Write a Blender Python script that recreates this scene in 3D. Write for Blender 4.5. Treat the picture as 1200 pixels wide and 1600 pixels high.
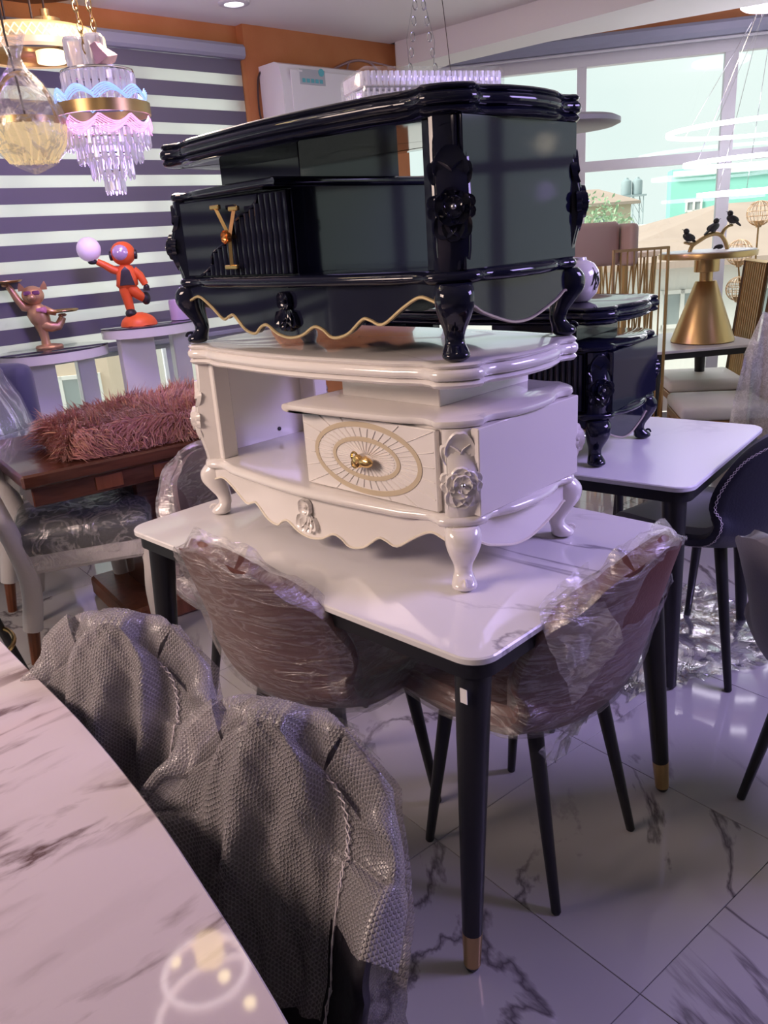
import bpy, bmesh, math, random
from mathutils import Vector, Matrix
PI = math.pi
R = math.radians
random.seed(7)
for o in list(bpy.data.objects): bpy.data.objects.remove(o, do_unlink=True)
SC = bpy.context.scene
COL = SC.collection

# ------------------------------------------------------------------ camera
F, PIT, ROL, CH = 1254.28, 0.3323, 0.0696, 1.4607
fw = Vector((0, math.cos(PIT), -math.sin(PIT))); r0 = Vector((1, 0, 0)); d0 = fw.cross(r0)
rt = math.cos(ROL) * r0 + math.sin(ROL) * d0
dn = -math.sin(ROL) * r0 + math.cos(ROL) * d0
cam = bpy.data.cameras.new('camera'); co = bpy.data.objects.new('camera', cam); COL.objects.link(co)
cam.sensor_fit = 'VERTICAL'; cam.sensor_height = 24; cam.lens = F / 1600 * 24; cam.clip_start = .05; cam.clip_end = 300
co.matrix_world = Matrix(((rt.x, -dn.x, -fw.x, 0), (rt.y, -dn.y, -fw.y, 0), (rt.z, -dn.z, -fw.z, CH), (0, 0, 0, 1)))
SC.camera = co

# ------------------------------------------------------------------ world, lights, exposure
W = bpy.data.worlds.new('sky'); SC.world = W; W.use_nodes = True
nt = W.node_tree; bg = nt.nodes['Background']
tc = nt.nodes.new('ShaderNodeTexCoord'); nz = nt.nodes.new('ShaderNodeTexNoise'); cr = nt.nodes.new('ShaderNodeValToRGB')
nz.inputs['Scale'].default_value = 2.2; nz.inputs['Detail'].default_value = 4
cr.color_ramp.elements[0].position = .35; cr.color_ramp.elements[0].color = (.77, .88, .86, 1)
cr.color_ramp.elements[1].position = .7; cr.color_ramp.elements[1].color = (.92, .97, .94, 1)
nt.links.new(tc.outputs['Generated'], nz.inputs['Vector']); nt.links.new(nz.outputs['Fac'], cr.inputs['Fac']); nt.links.new(cr.outputs['Color'], bg.inputs['Color'])
bg.inputs['Strength'].default_value = 1.15
vs = SC.view_settings
vs.view_transform = 'Standard'; vs.look = 'None'; vs.exposure = 0; vs.gamma = 1; vs.use_curve_mapping = False

def area(name, loc, aim, size, power, col):
    l = bpy.data.lights.new(name, 'AREA'); l.shape = 'RECTANGLE'; l.size = size[0]; l.size_y = size[1]; l.energy = power; l.color = col; l.spread = R(95)
    o = bpy.data.objects.new(name, l); COL.objects.link(o); o.location = loc
    o.rotation_euler = (Vector(aim) - Vector(loc)).to_track_quat('-Z', 'Y').to_euler()
    return o
area('showroom_light_warm', (-2.5, .75, 2.55), (-.2, 2.1, .9), (1.4, 1.2), 40, (1, .76, .64))
area('showroom_light_violet', (2.7, 1.5, 2.55), (.6, 2.2, .9), (1.3, 1.3), 42, (.55, .43, 1))
def lamp(name, loc, e, col, r=.12):
    l = bpy.data.lights.new(name, 'POINT'); l.energy = e; l.color = col; l.shadow_soft_size = r
    o = bpy.data.objects.new(name, l); COL.objects.link(o); o.location = loc
lamp('ceiling_fill_light', (-.95, 3.75, 2.42), 24, (1, .80, .60))  # added warm fill to brighten the ceiling, set apart from the ring pendant
lamp('chandelier_glow', (-1.13, 3.78, 1.86), 18, (.55, .32, 1))
sn = bpy.data.lights.new('hazy_sun', 'SUN'); sn.energy = 5.5; sn.angle = R(14); sn.color = (1, .96, .9); so_ = bpy.data.objects.new('hazy_sun', sn); COL.objects.link(so_)
so_.rotation_euler = Vector((.72, .22, -.66)).to_track_quat('-Z', 'Y').to_euler()

# ------------------------------------------------------------------ materials
MATS = {}
def mat(name, col, rough=.5, metal=0, coat=0, spec=.5, em=None, es=0, bump=None, vary=None, sheen=0, trans=0):
    if name in MATS: return MATS[name]
    m = bpy.data.materials.new(name); m.use_nodes = True; MATS[name] = m
    n = m.node_tree.nodes; L = m.node_tree.links; b = n['Principled BSDF']
    b.inputs['Base Color'].default_value = (*col, 1); b.inputs['Roughness'].default_value = rough; b.inputs['Metallic'].default_value = metal
    b.inputs['Coat Weight'].default_value = coat; b.inputs['Coat Roughness'].default_value = .04; b.inputs['Specular IOR Level'].default_value = spec
    b.inputs['Sheen Weight'].default_value = sheen
    b.inputs['Transmission Weight'].default_value = trans
    if em: b.inputs['Emission Color'].default_value = (*em, 1); b.inputs['Emission Strength'].default_value = es
    if bump or vary:
        t = n.new('ShaderNodeTexCoord')
    if bump:
        x = n.new('ShaderNodeTexNoise'); x.inputs['Scale'].default_value = bump[0]; x.inputs['Detail'].default_value = 4
        bp = n.new('ShaderNodeBump'); bp.inputs['Strength'].default_value = bump[1]; bp.inputs['Distance'].default_value = .01
        L.new(t.outputs['Object'], x.inputs['Vector']); L.new(x.outputs['Fac'], bp.inputs['Height']); L.new(bp.outputs['Normal'], b.inputs['Normal'])
    if vary:
        x = n.new('ShaderNodeTexNoise'); x.inputs['Scale'].default_value = vary[0]; x.inputs['Detail'].default_value = 5
        mp = n.new('ShaderNodeMapping'); mp.inputs['Scale'].default_value = vary[2] if len(vary) > 2 else (1, 1, 1)
        r = n.new('ShaderNodeValToRGB'); r.color_ramp.elements[0].position = .3; r.color_ramp.elements[1].position = .72
        r.color_ramp.elements[0].color = (*vary[1], 1); r.color_ramp.elements[1].color = (*col, 1)
        L.new(t.outputs['Object'], mp.inputs['Vector']); L.new(mp.outputs['Vector'], x.inputs['Vector']); L.new(x.outputs['Fac'], r.inputs['Fac']); L.new(r.outputs['Color'], b.inputs['Base Color'])
    return m

def math_node(nt, op, a, b=None, c=None):
    x = nt.nodes.new('ShaderNodeMath'); x.operation = op
    for i, v in enumerate((a, b, c)):
        if v is None: continue
        if isinstance(v, (int, float)): x.inputs[i].default_value = v
        else: nt.links.new(v, x.inputs[i])
    return x.outputs[0]

def marble(name, base, vein, scale, width, rough, stretch=(1, 1, 1), rot=0, dens=.5, world=False, coat=0, detail=5, blotch=None, loc=(0, 0, 0), broken=None):
    m = bpy.data.materials.new(name); m.use_nodes = True; MATS[name] = m
    t = m.node_tree; n = t.nodes; L = t.links; b = n['Principled BSDF']
    b.inputs['Roughness'].default_value = rough; b.inputs['Coat Weight'].default_value = coat; b.inputs['Coat Roughness'].default_value = .05
    if world:
        g = n.new('ShaderNodeNewGeometry'); src = g.outputs['Position']
        oi = n.new('ShaderNodeObjectInfo'); vm = n.new('ShaderNodeVectorMath'); vm.operation = 'MULTIPLY_ADD'
        L.new(oi.outputs['Random'], vm.inputs[0]); vm.inputs[1].default_value = (37, 53, 29); L.new(src, vm.inputs[2]); src = vm.outputs[0]
    else:
        g = n.new('ShaderNodeTexCoord'); src = g.outputs['Object']
    mp = n.new('ShaderNodeMapping'); mp.vector_type = 'TEXTURE' if False else 'POINT'
    m0 = n.new('ShaderNodeMapping'); m0.inputs['Rotation'].default_value = (0, 0, -rot); m0.inputs['Location'].default_value = loc; L.new(src, m0.inputs['Vector']); src = m0.outputs['Vector']
    mp.inputs['Scale'].default_value = stretch
    L.new(src, mp.inputs['Vector']); src = mp.outputs['Vector']
    a = n.new('ShaderNodeTexNoise'); a.inputs['Scale'].default_value = scale; a.inputs['Detail'].default_value = detail; a.inputs['Roughness'].default_value = .55; a.inputs['Distortion'].default_value = .6
    L.new(src, a.inputs['Vector'])
    v = math_node(t, 'ABSOLUTE', math_node(t, 'SUBTRACT', a.outputs['Fac'], .5))
    v = math_node(t, 'SUBTRACT', 1, math_node(t, 'MINIMUM', math_node(t, 'DIVIDE', v, width), 1))
    k = n.new('ShaderNodeTexNoise'); k.inputs['Scale'].default_value = scale * .8; k.inputs['Detail'].default_value = 3; L.new(src, k.inputs['Vector'])
    mk = n.new('ShaderNodeMapRange'); mk.inputs['From Min'].default_value = dens; mk.inputs['From Max'].default_value = dens + .14; L.new(k.outputs['Fac'], mk.inputs['Value'])
    f = math_node(t, 'MULTIPLY', v, mk.outputs[0])
    mx = n.new('ShaderNodeMix'); mx.data_type = 'RGBA'; mx.inputs['A'].default_value = (*base, 1); mx.inputs['B'].default_value = (*vein, 1)
    cl = n.new('ShaderNodeTexNoise'); cl.inputs['Scale'].default_value = scale * .5; L.new(src, cl.inputs['Vector'])
    cm = n.new('ShaderNodeMapRange'); cm.inputs['From Min'].default_value = .45; cm.inputs['From Max'].default_value = .8; cm.inputs['To Max'].default_value = .28; L.new(cl.outputs['Fac'], cm.inputs['Value'])
    f2 = math_node(t, 'MAXIMUM', f, cm.outputs[0])
    if blotch:
        bn = n.new('ShaderNodeTexNoise'); bn.inputs['Scale'].default_value = blotch; bn.inputs['Detail'].default_value = 7; bn.inputs['Roughness'].default_value = .62; L.new(src, bn.inputs['Vector'])
        bm_ = n.new('ShaderNodeMapRange'); bm_.inputs['From Min'].default_value = .57; bm_.inputs['From Max'].default_value = .63; L.new(bn.outputs['Fac'], bm_.inputs['Value'])
        f2 = math_node(t, 'MAXIMUM', f2, math_node(t, 'MULTIPLY', bm_.outputs[0], mk.outputs[0]))
    if broken:
        bk = n.new('ShaderNodeTexNoise'); bk.inputs['Scale'].default_value = broken; bk.inputs['Detail'].default_value = 4; L.new(src, bk.inputs['Vector'])
        bq = n.new('ShaderNodeMapRange'); bq.inputs['From Min'].default_value = .44; bq.inputs['From Max'].default_value = .58; L.new(bk.outputs['Fac'], bq.inputs['Value'])
        f2 = math_node(t, 'MULTIPLY', f2, bq.outputs[0])
    L.new(f2, mx.inputs['Factor']); L.new(mx.outputs['Result'], b.inputs['Base Color'])
    return m

def film(name, clear, col, rough=.15, scale=22, bump=.8, diff=.35, stretch=(1, 1, 1), hazy=.5):
    """clear plastic wrap: transparent where flat, milky and glossy along its creases"""
    m = bpy.data.materials.new(name); m.use_nodes = True; MATS[name] = m
    t = m.node_tree; n = t.nodes; L = t.links
    for x in list(n): n.remove(x)
    out = n.new('ShaderNodeOutputMaterial'); tr = n.new('ShaderNodeBsdfTransparent'); gl = n.new('ShaderNodeBsdfGlossy'); df = n.new('ShaderNodeBsdfDiffuse')
    gl.inputs['Roughness'].default_value = rough; df.inputs['Color'].default_value = (*col, 1); gl.inputs['Color'].default_value = (.9, .9, .92, 1)
    tc = n.new('ShaderNodeTexCoord'); mp = n.new('ShaderNodeMapping'); mp.inputs['Scale'].default_value = stretch
    x = n.new('ShaderNodeTexNoise'); x.inputs['Scale'].default_value = scale; x.inputs['Detail'].default_value = 6; x.inputs['Distortion'].default_value = 1.4; x.inputs['Roughness'].default_value = .6
    L.new(tc.outputs['Object'], mp.inputs['Vector']); L.new(mp.outputs['Vector'], x.inputs['Vector'])
    v = math_node(t, 'ABSOLUTE', math_node(t, 'SUBTRACT', x.outputs['Fac'], .5))
    v = math_node(t, 'SUBTRACT', 1, math_node(t, 'MINIMUM', math_node(t, 'DIVIDE', v, .06), 1))   # crease lines
    bp = n.new('ShaderNodeBump'); bp.inputs['Strength'].default_value = bump; bp.inputs['Distance'].default_value = .012; L.new(x.outputs['Fac'], bp.inputs['Height'])
    L.new(bp.outputs['Normal'], gl.inputs['Normal']); L.new(bp.outputs['Normal'], df.inputs['Normal'])
    m1 = n.new('ShaderNodeMixShader'); m1.inputs['Fac'].default_value = diff; L.new(gl.outputs[0], m1.inputs[1]); L.new(df.outputs[0], m1.inputs[2])
    m2 = n.new('ShaderNodeMixShader'); L.new(tr.outputs[0], m2.inputs[1]); L.new(m1.outputs[0], m2.inputs[2])
    fac = math_node(t, 'ADD', 1 - clear, math_node(t, 'MULTIPLY', v, hazy)); fac = math_node(t, 'MINIMUM', fac, 1)
    L.new(fac, m2.inputs['Fac']); L.new(m2.outputs[0], out.inputs['Surface'])
    return m

def bubble_mat(name):
    m = bpy.data.materials.new(name); m.use_nodes = True; MATS[name] = m
    t = m.node_tree; n = t.nodes; L = t.links
    for x in list(n): n.remove(x)
    out = n.new('ShaderNodeOutputMaterial'); tr = n.new('ShaderNodeBsdfTransparent'); pb = n.new('ShaderNodeBsdfPrincipled')
    tr.inputs['Color'].default_value = (.9, .88, .9, 1)
    pb.inputs['Roughness'].default_value = .22; pb.inputs['Base Color'].default_value = (.62, .58, .60, 1); pb.inputs['Specular IOR Level'].default_value = .8
    uv = n.new('ShaderNodeUVMap'); k = 2 * PI / .0068; hs = None
    wn = n.new('ShaderNodeTexNoise'); wn.inputs['Scale'].default_value = 60; L.new(uv.outputs['UV'], wn.inputs['Vector'])
    for a in (0, PI / 3, 2 * PI / 3):
        d = n.new('ShaderNodeVectorMath'); d.operation = 'DOT_PRODUCT'; d.inputs[1].default_value = (k * math.cos(a) * 1.1547, k * math.sin(a) * 1.1547, 0); L.new(uv.outputs['UV'], d.inputs[0])
        c = math_node(t, 'COSINE', math_node(t, 'ADD', d.outputs['Value'], math_node(t, 'MULTIPLY', wn.outputs['Fac'], 1.6)))
        hs = c if hs is None else math_node(t, 'ADD', hs, c)
    mr = n.new('ShaderNodeMapRange'); mr.interpolation_type = 'SMOOTHSTEP'; mr.inputs['From Min'].default_value = -1.2; mr.inputs['From Max'].default_value = 1.2; L.new(hs, mr.inputs['Value'])
    bp = n.new('ShaderNodeBump'); bp.inputs['Strength'].default_value = 1; bp.inputs['Distance'].default_value = .0032; L.new(mr.outputs[0], bp.inputs['Height']); L.new(bp.outputs['Normal'], pb.inputs['Normal'])
    mx = n.new('ShaderNodeMixShader'); L.new(tr.outputs[0], mx.inputs[1]); L.new(pb.outputs[0], mx.inputs[2])
    L.new(math_node(t, 'SUBTRACT', .60, math_node(t, 'MULTIPLY', mr.outputs[0], .2)), mx.inputs['Fac']); L.new(mx.outputs[0], out.inputs['Surface'])
    return m

def glass_mat(name, refl=.08, tint=(.95, .98, .97)):
    m = bpy.data.materials.new(name); m.use_nodes = True; MATS[name] = m
    t = m.node_tree; n = t.nodes; L = t.links
    for x in list(n): n.remove(x)
    out = n.new('ShaderNodeOutputMaterial'); tr = n.new('ShaderNodeBsdfTransparent'); gl = n.new('ShaderNodeBsdfGlossy'); gl.inputs['Roughness'].default_value = .02
    tr.inputs['Color'].default_value = (*tint, 1); fr = n.new('ShaderNodeFresnel'); fr.inputs['IOR'].default_value = 1.3
    mx = n.new('ShaderNodeMixShader'); L.new(math_node(t, 'ADD', math_node(t, 'MULTIPLY', fr.outputs[0], .6), refl), mx.inputs['Fac'])
    L.new(tr.outputs[0], mx.inputs[1]); L.new(gl.outputs[0], mx.inputs[2]); L.new(mx.outputs[0], out.inputs['Surface'])
    return m

def cloth_glow(name, col, transl, transp):
    m = bpy.data.materials.new(name); m.use_nodes = True; MATS[name] = m
    t = m.node_tree; n = t.nodes; L = t.links
    for x in list(n): n.remove(x)
    out = n.new('ShaderNodeOutputMaterial'); tr = n.new('ShaderNodeBsdfTransparent'); df = n.new('ShaderNodeBsdfDiffuse'); tl = n.new('ShaderNodeBsdfTranslucent')
    df.inputs['Color'].default_value = (*col, 1); tl.inputs['Color'].default_value = (*col, 1)
    a = n.new('ShaderNodeMixShader'); a.inputs['Fac'].default_value = transl; L.new(df.outputs[0], a.inputs[1]); L.new(tl.outputs[0], a.inputs[2])
    b = n.new('ShaderNodeMixShader'); b.inputs['Fac'].default_value = transp; L.new(a.outputs[0], b.inputs[1]); L.new(tr.outputs[0], b.inputs[2]); L.new(b.outputs[0], out.inputs['Surface'])
    return m

floor_m = marble('floor_marble', (.46, .44, .44), (.12, .105, .115), 1.25, .016, .06, stretch=(.75, 1.5, 1), rot=R(105), dens=.44, world=True, detail=7)
top_m = marble('white_stone', (.74, .72, .73), (.30, .28, .31), 1.9, .020, .06, stretch=(.7, 1.5, 1), rot=.35, dens=.43, detail=7)
top2_m = marble('matt_white_stone', (.70, .69, .72), (.5, .5, .54), 1.3, .02, .28, rot=-.3, dens=.52)
pink_m = marble('veined_stone', (.66, .57, .60), (.12, .065, .06), 3.2, .06, .05, stretch=(.8, 2.6, 1), rot=R(42), dens=.45, detail=8, blotch=6.0, loc=(2.3, 1.9, 0), broken=9)
grout_m = mat('grout', (.17, .16, .17), .8)
ceil_m = mat('ceiling_paint', (.80, .79, .79), .8)
orange_m = mat('orange_paint', (.52, .21, .08), .7, vary=(3, (.42, .14, .045)), bump=(60, .08))
wall_m = mat('cream_paint', (.72, .68, .66), .8)
frame_m = mat('white_window_frame', (.62, .62, .68), .4)
alu_m = mat('headbox_aluminium', (.30, .31, .42), .3, coat=.4)
dark_band_m = cloth_glow('dark_blind_fabric', (.24, .23, .31), .4, .015)
light_band_m = cloth_glow('sheer_blind_fabric', (.97, .97, .95), .90, .24)
pane_m = glass_mat('window_glass', .02)
black_m = mat('black_lacquer', (.008, .009, .022), .06, spec=.40)
white_m = mat('ivory_lacquer', (.74, .70, .68), .17, coat=.7, bump=(90, .015))
whitet_m = mat('ivory_trim', (.70, .64, .54), .3)
tan_m = mat('tan_inlay', (.52, .43, .31), .45)
gold_m = mat('polished_gold', (.86, .58, .24), .22, 1)
gilt_m = mat('gilt_trim', (.60, .46, .25), .35, .55)
brass_m = mat('brushed_brass', (.62, .43, .21), .33, 1, vary=(4, (.46, .30, .13), (1, 1, .02)))
blackmetal_m = mat('black_metal', (.012, .012, .016), .38)
screw_m = mat('dark_screw', (.03, .03, .03), .5)
chrome_m = mat('chrome', (.7, .7, .72), .15, 1)
brown_m = mat('brown_leather', (.15, .062, .052), .42, bump=(140, .12))
navy_m = mat('navy_leather', (.020, .022, .042), .5, bump=(160, .1))
grey_m = mat('grey_suede', (.21, .21, .23), .8, sheen=.3)
char_m = mat('charcoal_leather', (.035, .030, .042), .55, bump=(150, .1))
stitch_m = mat('white_thread', (.68, .62, .66), .7)
wrap_m = film('stretch_film', .80, (.62, .57, .59), .22, 8, .8, .45, (1.0, 1.0, 5), .26)
wrap2_m = film('clear_film', .80, (.74, .70, .78), .2, 9, .6, .5, (1, 1, 3.5), .33)
bag_m = film('poly_bag', .86, (.85, .82, .80), .12, 9, 1, .35, (1, 1, 1), .45)
sheet_m = film('milky_sheet', .45, (.86, .86, .84), .4, 30, .5, .8, (1, 1, 1), .3)
floorfilm_m = film('floor_film', .70, (.8, .8, .82), .04, 4, .35, .1, (1, 1, 1), .4)
bubble_m = bubble_mat('bubble_film')
wood_m = mat('dark_wood', (.13, .045, .025), .25, coat=.5, vary=(6, (.06, .018, .010), (1, 8, 8)))
wood2_m = mat('reddish_wood', (.26, .085, .04), .35, vary=(6, (.16, .05, .02), (8, 8, 1)))
lightwood_m = mat('golden_wood', (.66, .36, .13), .45, vary=(5, (.5, .25, .08), (1, 9, 9)))
foam_m = mat('white_foam', (.72, .68, .68), .8, bump=(120, .15))
cushion_m = mat('dark_grey_cushion', (.085, .09, .095), .55)
fur_m = mat('dusty_pink_fur', (.48, .19, .17), .75, sheen=.5)
fur2_m = mat('fur_backing', (.30, .11, .10), .9)
furtip_m = mat('apricot_fur', (.58, .30, .20), .75, sheen=.5)
darkglass_m = mat('dark_glass', (.04, .035, .06), .06, coat=.5)
satin_m = mat('satin_white', (.74, .73, .77), .22, coat=.5)
statue_m = mat('rose_gold_resin', (.62, .36, .22), .36, .5)
or_m = mat('orange_resin', (.80, .12, .03), .45)
bk_m = mat('black_resin', (.02, .018, .025), .45)
globe_m = mat('milky_globe', (.85, .74, .92), .35, em=(.8, .6, 1), es=.18)
visor_m = mat('mirror_visor', (.62, .46, .78), .12, .35, coat=1)
crystal_m = mat('crystal', (.92, .90, .95), .06, spec=1, trans=.55, em=(.9, .8, 1), es=.06)
amber_m = mat('warm_lit_acrylic', (.50, .36, .18), .3, em=(1, .66, .30), es=.50)
relief_m = mat('warm_lit_relief', (.6, .5, .3), .2, em=(1, .82, .48), es=.85)
warm_m = mat('warm_lamp', (1, .85, .5), .3, em=(1, .80, .38), es=1.5)
blue_m = mat('blue_lit_acrylic', (.4, .6, 1), .3, em=(.30, .52, 1), es=.85)
magenta_m = mat('pink_lit_acrylic', (1, .6, .95), .3, em=(1, .48, .92), es=.85)
led_m = mat('white_led', (1, 1, 1), .3, em=(.93, .88, 1), es=8)
ledv_m = mat('violet_led', (1, .9, 1), .3, em=(.95, .80, 1), es=4)
acw_m = mat('white_plastic', (.74, .74, .80), .35, coat=.3)
label_m = mat('silver_label', (.42, .44, .50), .35, .3)
teal_m = mat('teal_print', (.10, .42, .50), .4)
wire_m = mat('dark_wire', (.05, .03, .03), .6)
pinkleather_m = mat('blush_leather', (.46, .33, .29), .5)
creamleather_m = mat('cream_leather', (.80, .77, .71), .5)
grass_m = mat('tree_leaves', (.42, .56, .36), .8, vary=(5, (.30, .44, .27)))
tealwall_m = mat('teal_render', (.30, .66, .56), .8)
pale_m = mat('pale_render', (.78, .76, .72), .8)
peach_m = mat('peach_render', (.72, .57, .44), .8)
roof_m = mat('dusty_brown_roof', (.50, .38, .32), .8, vary=(1.5, (.44, .33, .28)))
street_m = mat('paving', (.55, .52, .50), .8, vary=(.4, (.48, .46, .45)))
pool_m = mat('pool_blue', (.42, .60, .66), .2)
tank_m = mat('grey_tank', (.34, .42, .44), .5)
farwin_m = mat('distant_glass', (.33, .37, .37), .2)
vase_m = mat('cream_glaze', (.70, .66, .63), .15, coat=.6)
scrib_m = mat('black_glaze', (.02, .02, .02), .3)
tag_m = mat('paper_tag', (.78, .76, .78), .6)
white_em = mat('lit_lens', (1, 1, 1), .3, em=(1, 1, 1), es=2.5)

# ------------------------------------------------------------------ mesh helpers
class MB:
    def __init__(s): s.v = []; s.f = []; s.M = Matrix()
    def add(s, vs, fs, M=None):
        k = len(s.v); T = s.M @ M if M is not None else s.M
        s.v += [T @ Vector(p) for p in vs]; s.f += [tuple(i + k for i in f) for f in fs]; return s
    def box(s, c, d, bev=0, M=None, seg=1):
        b = bmesh.new(); bmesh.ops.create_cube(b, size=1)
        for v in b.verts: v.co = Vector((v.co.x * d[0], v.co.y * d[1], v.co.z * d[2]))
        if bev > 0: bmesh.ops.bevel(b, geom=b.edges[:], offset=bev, segments=seg, profile=.5, affect='EDGES')
        b.verts.index_update()
        s.add([v.co + Vector(c) for v in b.verts], [[v.index for v in f.verts] for f in b.faces], M); b.free(); return s
    def loft(s, rings, closed=True, caps=True, M=None, loop=False):
        n = len(rings[0]); vs = [p for r in rings for p in r]; fs = []
        m = len(rings)
        for i in range(m if loop else m - 1):
            a, b = i * n, ((i + 1) % m) * n
            for j in range(n if closed else n - 1):
                k = (j + 1) % n; fs.append((a + j, a + k, b + k, b + j))
        if caps and not loop:
            fs.append(tuple(range(n - 1, -1, -1))); fs.append(tuple((m - 1) * n + j for j in range(n)))
        return s.add(vs, fs, M)
    def lathe(s, prof, n=28, M=None, caps=True):
        return s.loft([[(r * math.cos(2 * PI * j / n), r * math.sin(2 * PI * j / n), z) for j in range(n)] for r, z in prof], True, caps, M)
    def tube(s, pts, r, n=8, closed=False, M=None, caps=True):
        P = [Vector(p) for p in pts]; m = len(P); rs = r if isinstance(r, (list, tuple)) else [r] * m; rings = []; up = None
        for i in range(m):
            if closed: t = P[(i + 1) % m] - P[i - 1]
            else: t = P[min(i + 1, m - 1)] - P[max(i - 1, 0)]
            t.normalize()
            if up is None:
                up = Vector((0, 0, 1)) if abs(t.z) < .9 else Vector((1, 0, 0))
            a = up - t * up.dot(t)
            if a.length < 1e-5: a = t.orthogonal()
            a.normalize(); up = a; b = t.cross(a)
            rings.append([P[i] + (a * math.cos(2 * PI * j / n) + b * math.sin(2 * PI * j / n)) * rs[i] for j in range(n)])
        return s.loft(rings, True, caps, M, loop=closed)
    def torus(s, R_, r, n=48, k=8, M=None, sz=None, ax=1, ay=1):
        rings = []
        for i in range(n):
            a = 2 * PI * i / n; c = Vector((math.cos(a), math.sin(a), 0))
            rings.append([Vector((c.x * (R_ + r * math.cos(2 * PI * j / k)) * ax, c.y * (R_ + r * math.cos(2 * PI * j / k)) * ay, (sz or r) * math.sin(2 * PI * j / k))) for j in range(k)])
        return s.loft(rings, True, False, M, loop=True)
    def ball(s, c, r, n=16, m=10, M=None):
        r = r if isinstance(r, (tuple, list)) else (r, r, r); rings = []
        for i in range(1, m):
            t = PI * i / m; rings.append([(c[0] + r[0] * math.sin(t) * math.cos(2 * PI * j / n), c[1] + r[1] * math.sin(t) * math.sin(2 * PI * j / n), c[2] - r[2] * math.cos(t)) for j in range(n)])
        return s.loft(rings, True, True, M)
    def prism(s, poly, z0, z1, M=None):
        n = len(poly); return s.loft([[(x, y, z0) for x, y in poly], [(x, y, z1) for x, y in poly]], True, True, M)
    def build(s, name, m, parent=None, smooth=35, uv=None):
        me = bpy.data.meshes.new(name); me.from_pydata([tuple(p) for p in s.v], [], s.f); me.update()
        b = bmesh.new(); b.from_mesh(me); bmesh.ops.recalc_face_normals(b, faces=b.faces[:]); b.to_mesh(me); b.free()
        if smooth:
            me.shade_smooth(); me.set_sharp_from_angle(angle=R(smooth))
        me.materials.append(m); o = bpy.data.objects.new(name, me); COL.objects.link(o)
        if parent: o.parent = parent
        return o

def thing(name, label, cat, loc=(0, 0, 0), rz=0, group=None, M=None):
    o = bpy.data.objects.new(name, None); COL.objects.link(o); o.empty_display_size = .1
    if M is not None: o.matrix_world = M
    else: o.location = loc; o.rotation_euler = (0, 0, rz)
    o['label'] = label; o['category'] = cat
    if group: o['group'] = group
    return o
def tag(o, label, cat, group=None):
    o['label'] = label; o['category'] = cat
    if group: o['group'] = group
    return o
def struct(o): o['kind'] = 'structure'; return o
def copy_tree(o, parent=None):
    c = o.copy(); COL.objects.link(c)
    if parent: c.parent = parent
    for ch in list(o.children): copy_tree(ch, c)
    return c
def one(name, m, parent=None, smooth=35, **k):
    return k
def Rz(a): return Matrix.Rotation(a, 4, 'Z')
def Rx(a): return Matrix.Rotation(a, 4, 'X')
def Ry(a): return Matrix.Rotation(a, 4, 'Y')
def T(x, y, z): return Matrix.Translation((x, y, z))
def rrect(a, b, r, n=6):
    P = []
    for cx, cy, s in ((a - r, b - r, 0), (-a + r, b - r, 1), (-a + r, -b + r, 2), (a - r, -b + r, 3)):
        for i in range(n + 1):
            t = (s + i / n) * PI / 2; P.append((cx + r * math.cos(t), cy + r * math.sin(t)))
    return P
def cat(P, k):
    """Catmull-Rom through rows of numbers"""
    out = []; n = len(P)
    for i in range(n - 1):
        a, b, c, d = P[max(i - 1, 0)], P[i], P[i + 1], P[min(i + 2, n - 1)]
        for j in range(k):
            t = j / k
            out.append(tuple(.5 * ((2 * b[q]) + (c[q] - a[q]) * t + (2 * a[q] - 5 * b[q] + 4 * c[q] - d[q]) * t * t + (-a[q] + 3 * b[q] - 3 * c[q] + d[q]) * t ** 3) for q in range(len(b))))
    out.append(tuple(P[-1])); return out
def hsh(*a):
    v = math.sin(sum(x * k for x, k in zip(a, (12.9898, 78.233, 37.719, 9.13)))) * 43758.5453; return v - math.floor(v)
def wob(x, y, s=1):
    return (math.sin(x * 7.1 * s + 1.3) * math.cos(y * 5.3 * s + .7) + .6 * math.sin(x * 13.7 * s + y * 9.1 * s + 2) + .35 * math.sin(y * 23.3 * s - x * 17.9 * s)) / 1.6

# ------------------------------------------------------------------ room shell
A0 = (-.765, 5.47); WA = R(42)
WL = T(*A0, 0) @ Rz(WA)
FR = T(.30, 6.66, 0) @ Rz(R(-13))
room = [(-5.59, 1.12), (.36, 6.60), (4.39, 5.71), (4.3, -2.6), (-3.4, -2.6)]
fl = MB(); fl.prism(room, -.10, -.004); floor = struct(fl.build('floor', grout_m, smooth=0))
ta = R(38); te = Vector((math.cos(ta), math.sin(ta))); tn = Vector((-math.sin(ta), math.cos(ta))); TS = .59
tile0 = None
for i in range(-12, 14):
    for j in range(-8, 14):
        c = Vector((.442, 1.188)) + te * (i + .5) * TS + tn * (j + .5) * TS
        inside = True
        for k in range(len(room)):
            a, b = Vector(room[k]), Vector(room[(k + 1) % len(room)])
            e = b - a
            if e.x * (c.y - a.y) - e.y * (c.x - a.x) > -.42 * e.length: inside = False
        if not inside or c.y < .1 or abs(c.x) > .62 * c.y + .7: continue
        if tile0 is None:
            t = MB(); t.box((0, 0, -.0045), (TS - .0020, TS - .0020, .009), .0006); tile0 = t.build('tile', floor_m, floor, 0); o = tile0
        else:
            o = tile0.copy(); COL.objects.link(o)
        o.location = (c.x, c.y, 0); o.rotation_euler = (0, 0, ta)
cb = MB(); cb.prism([(-5.7, 1.0), (.4, 6.55), (.25, 6.32), (1.63, 4.89), (4.4, 2.05), (4.4, -2.7), (-3.5, -2.7)], 2.70, 2.80); struct(cb.build('ceiling', ceil_m, smooth=0))
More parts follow.
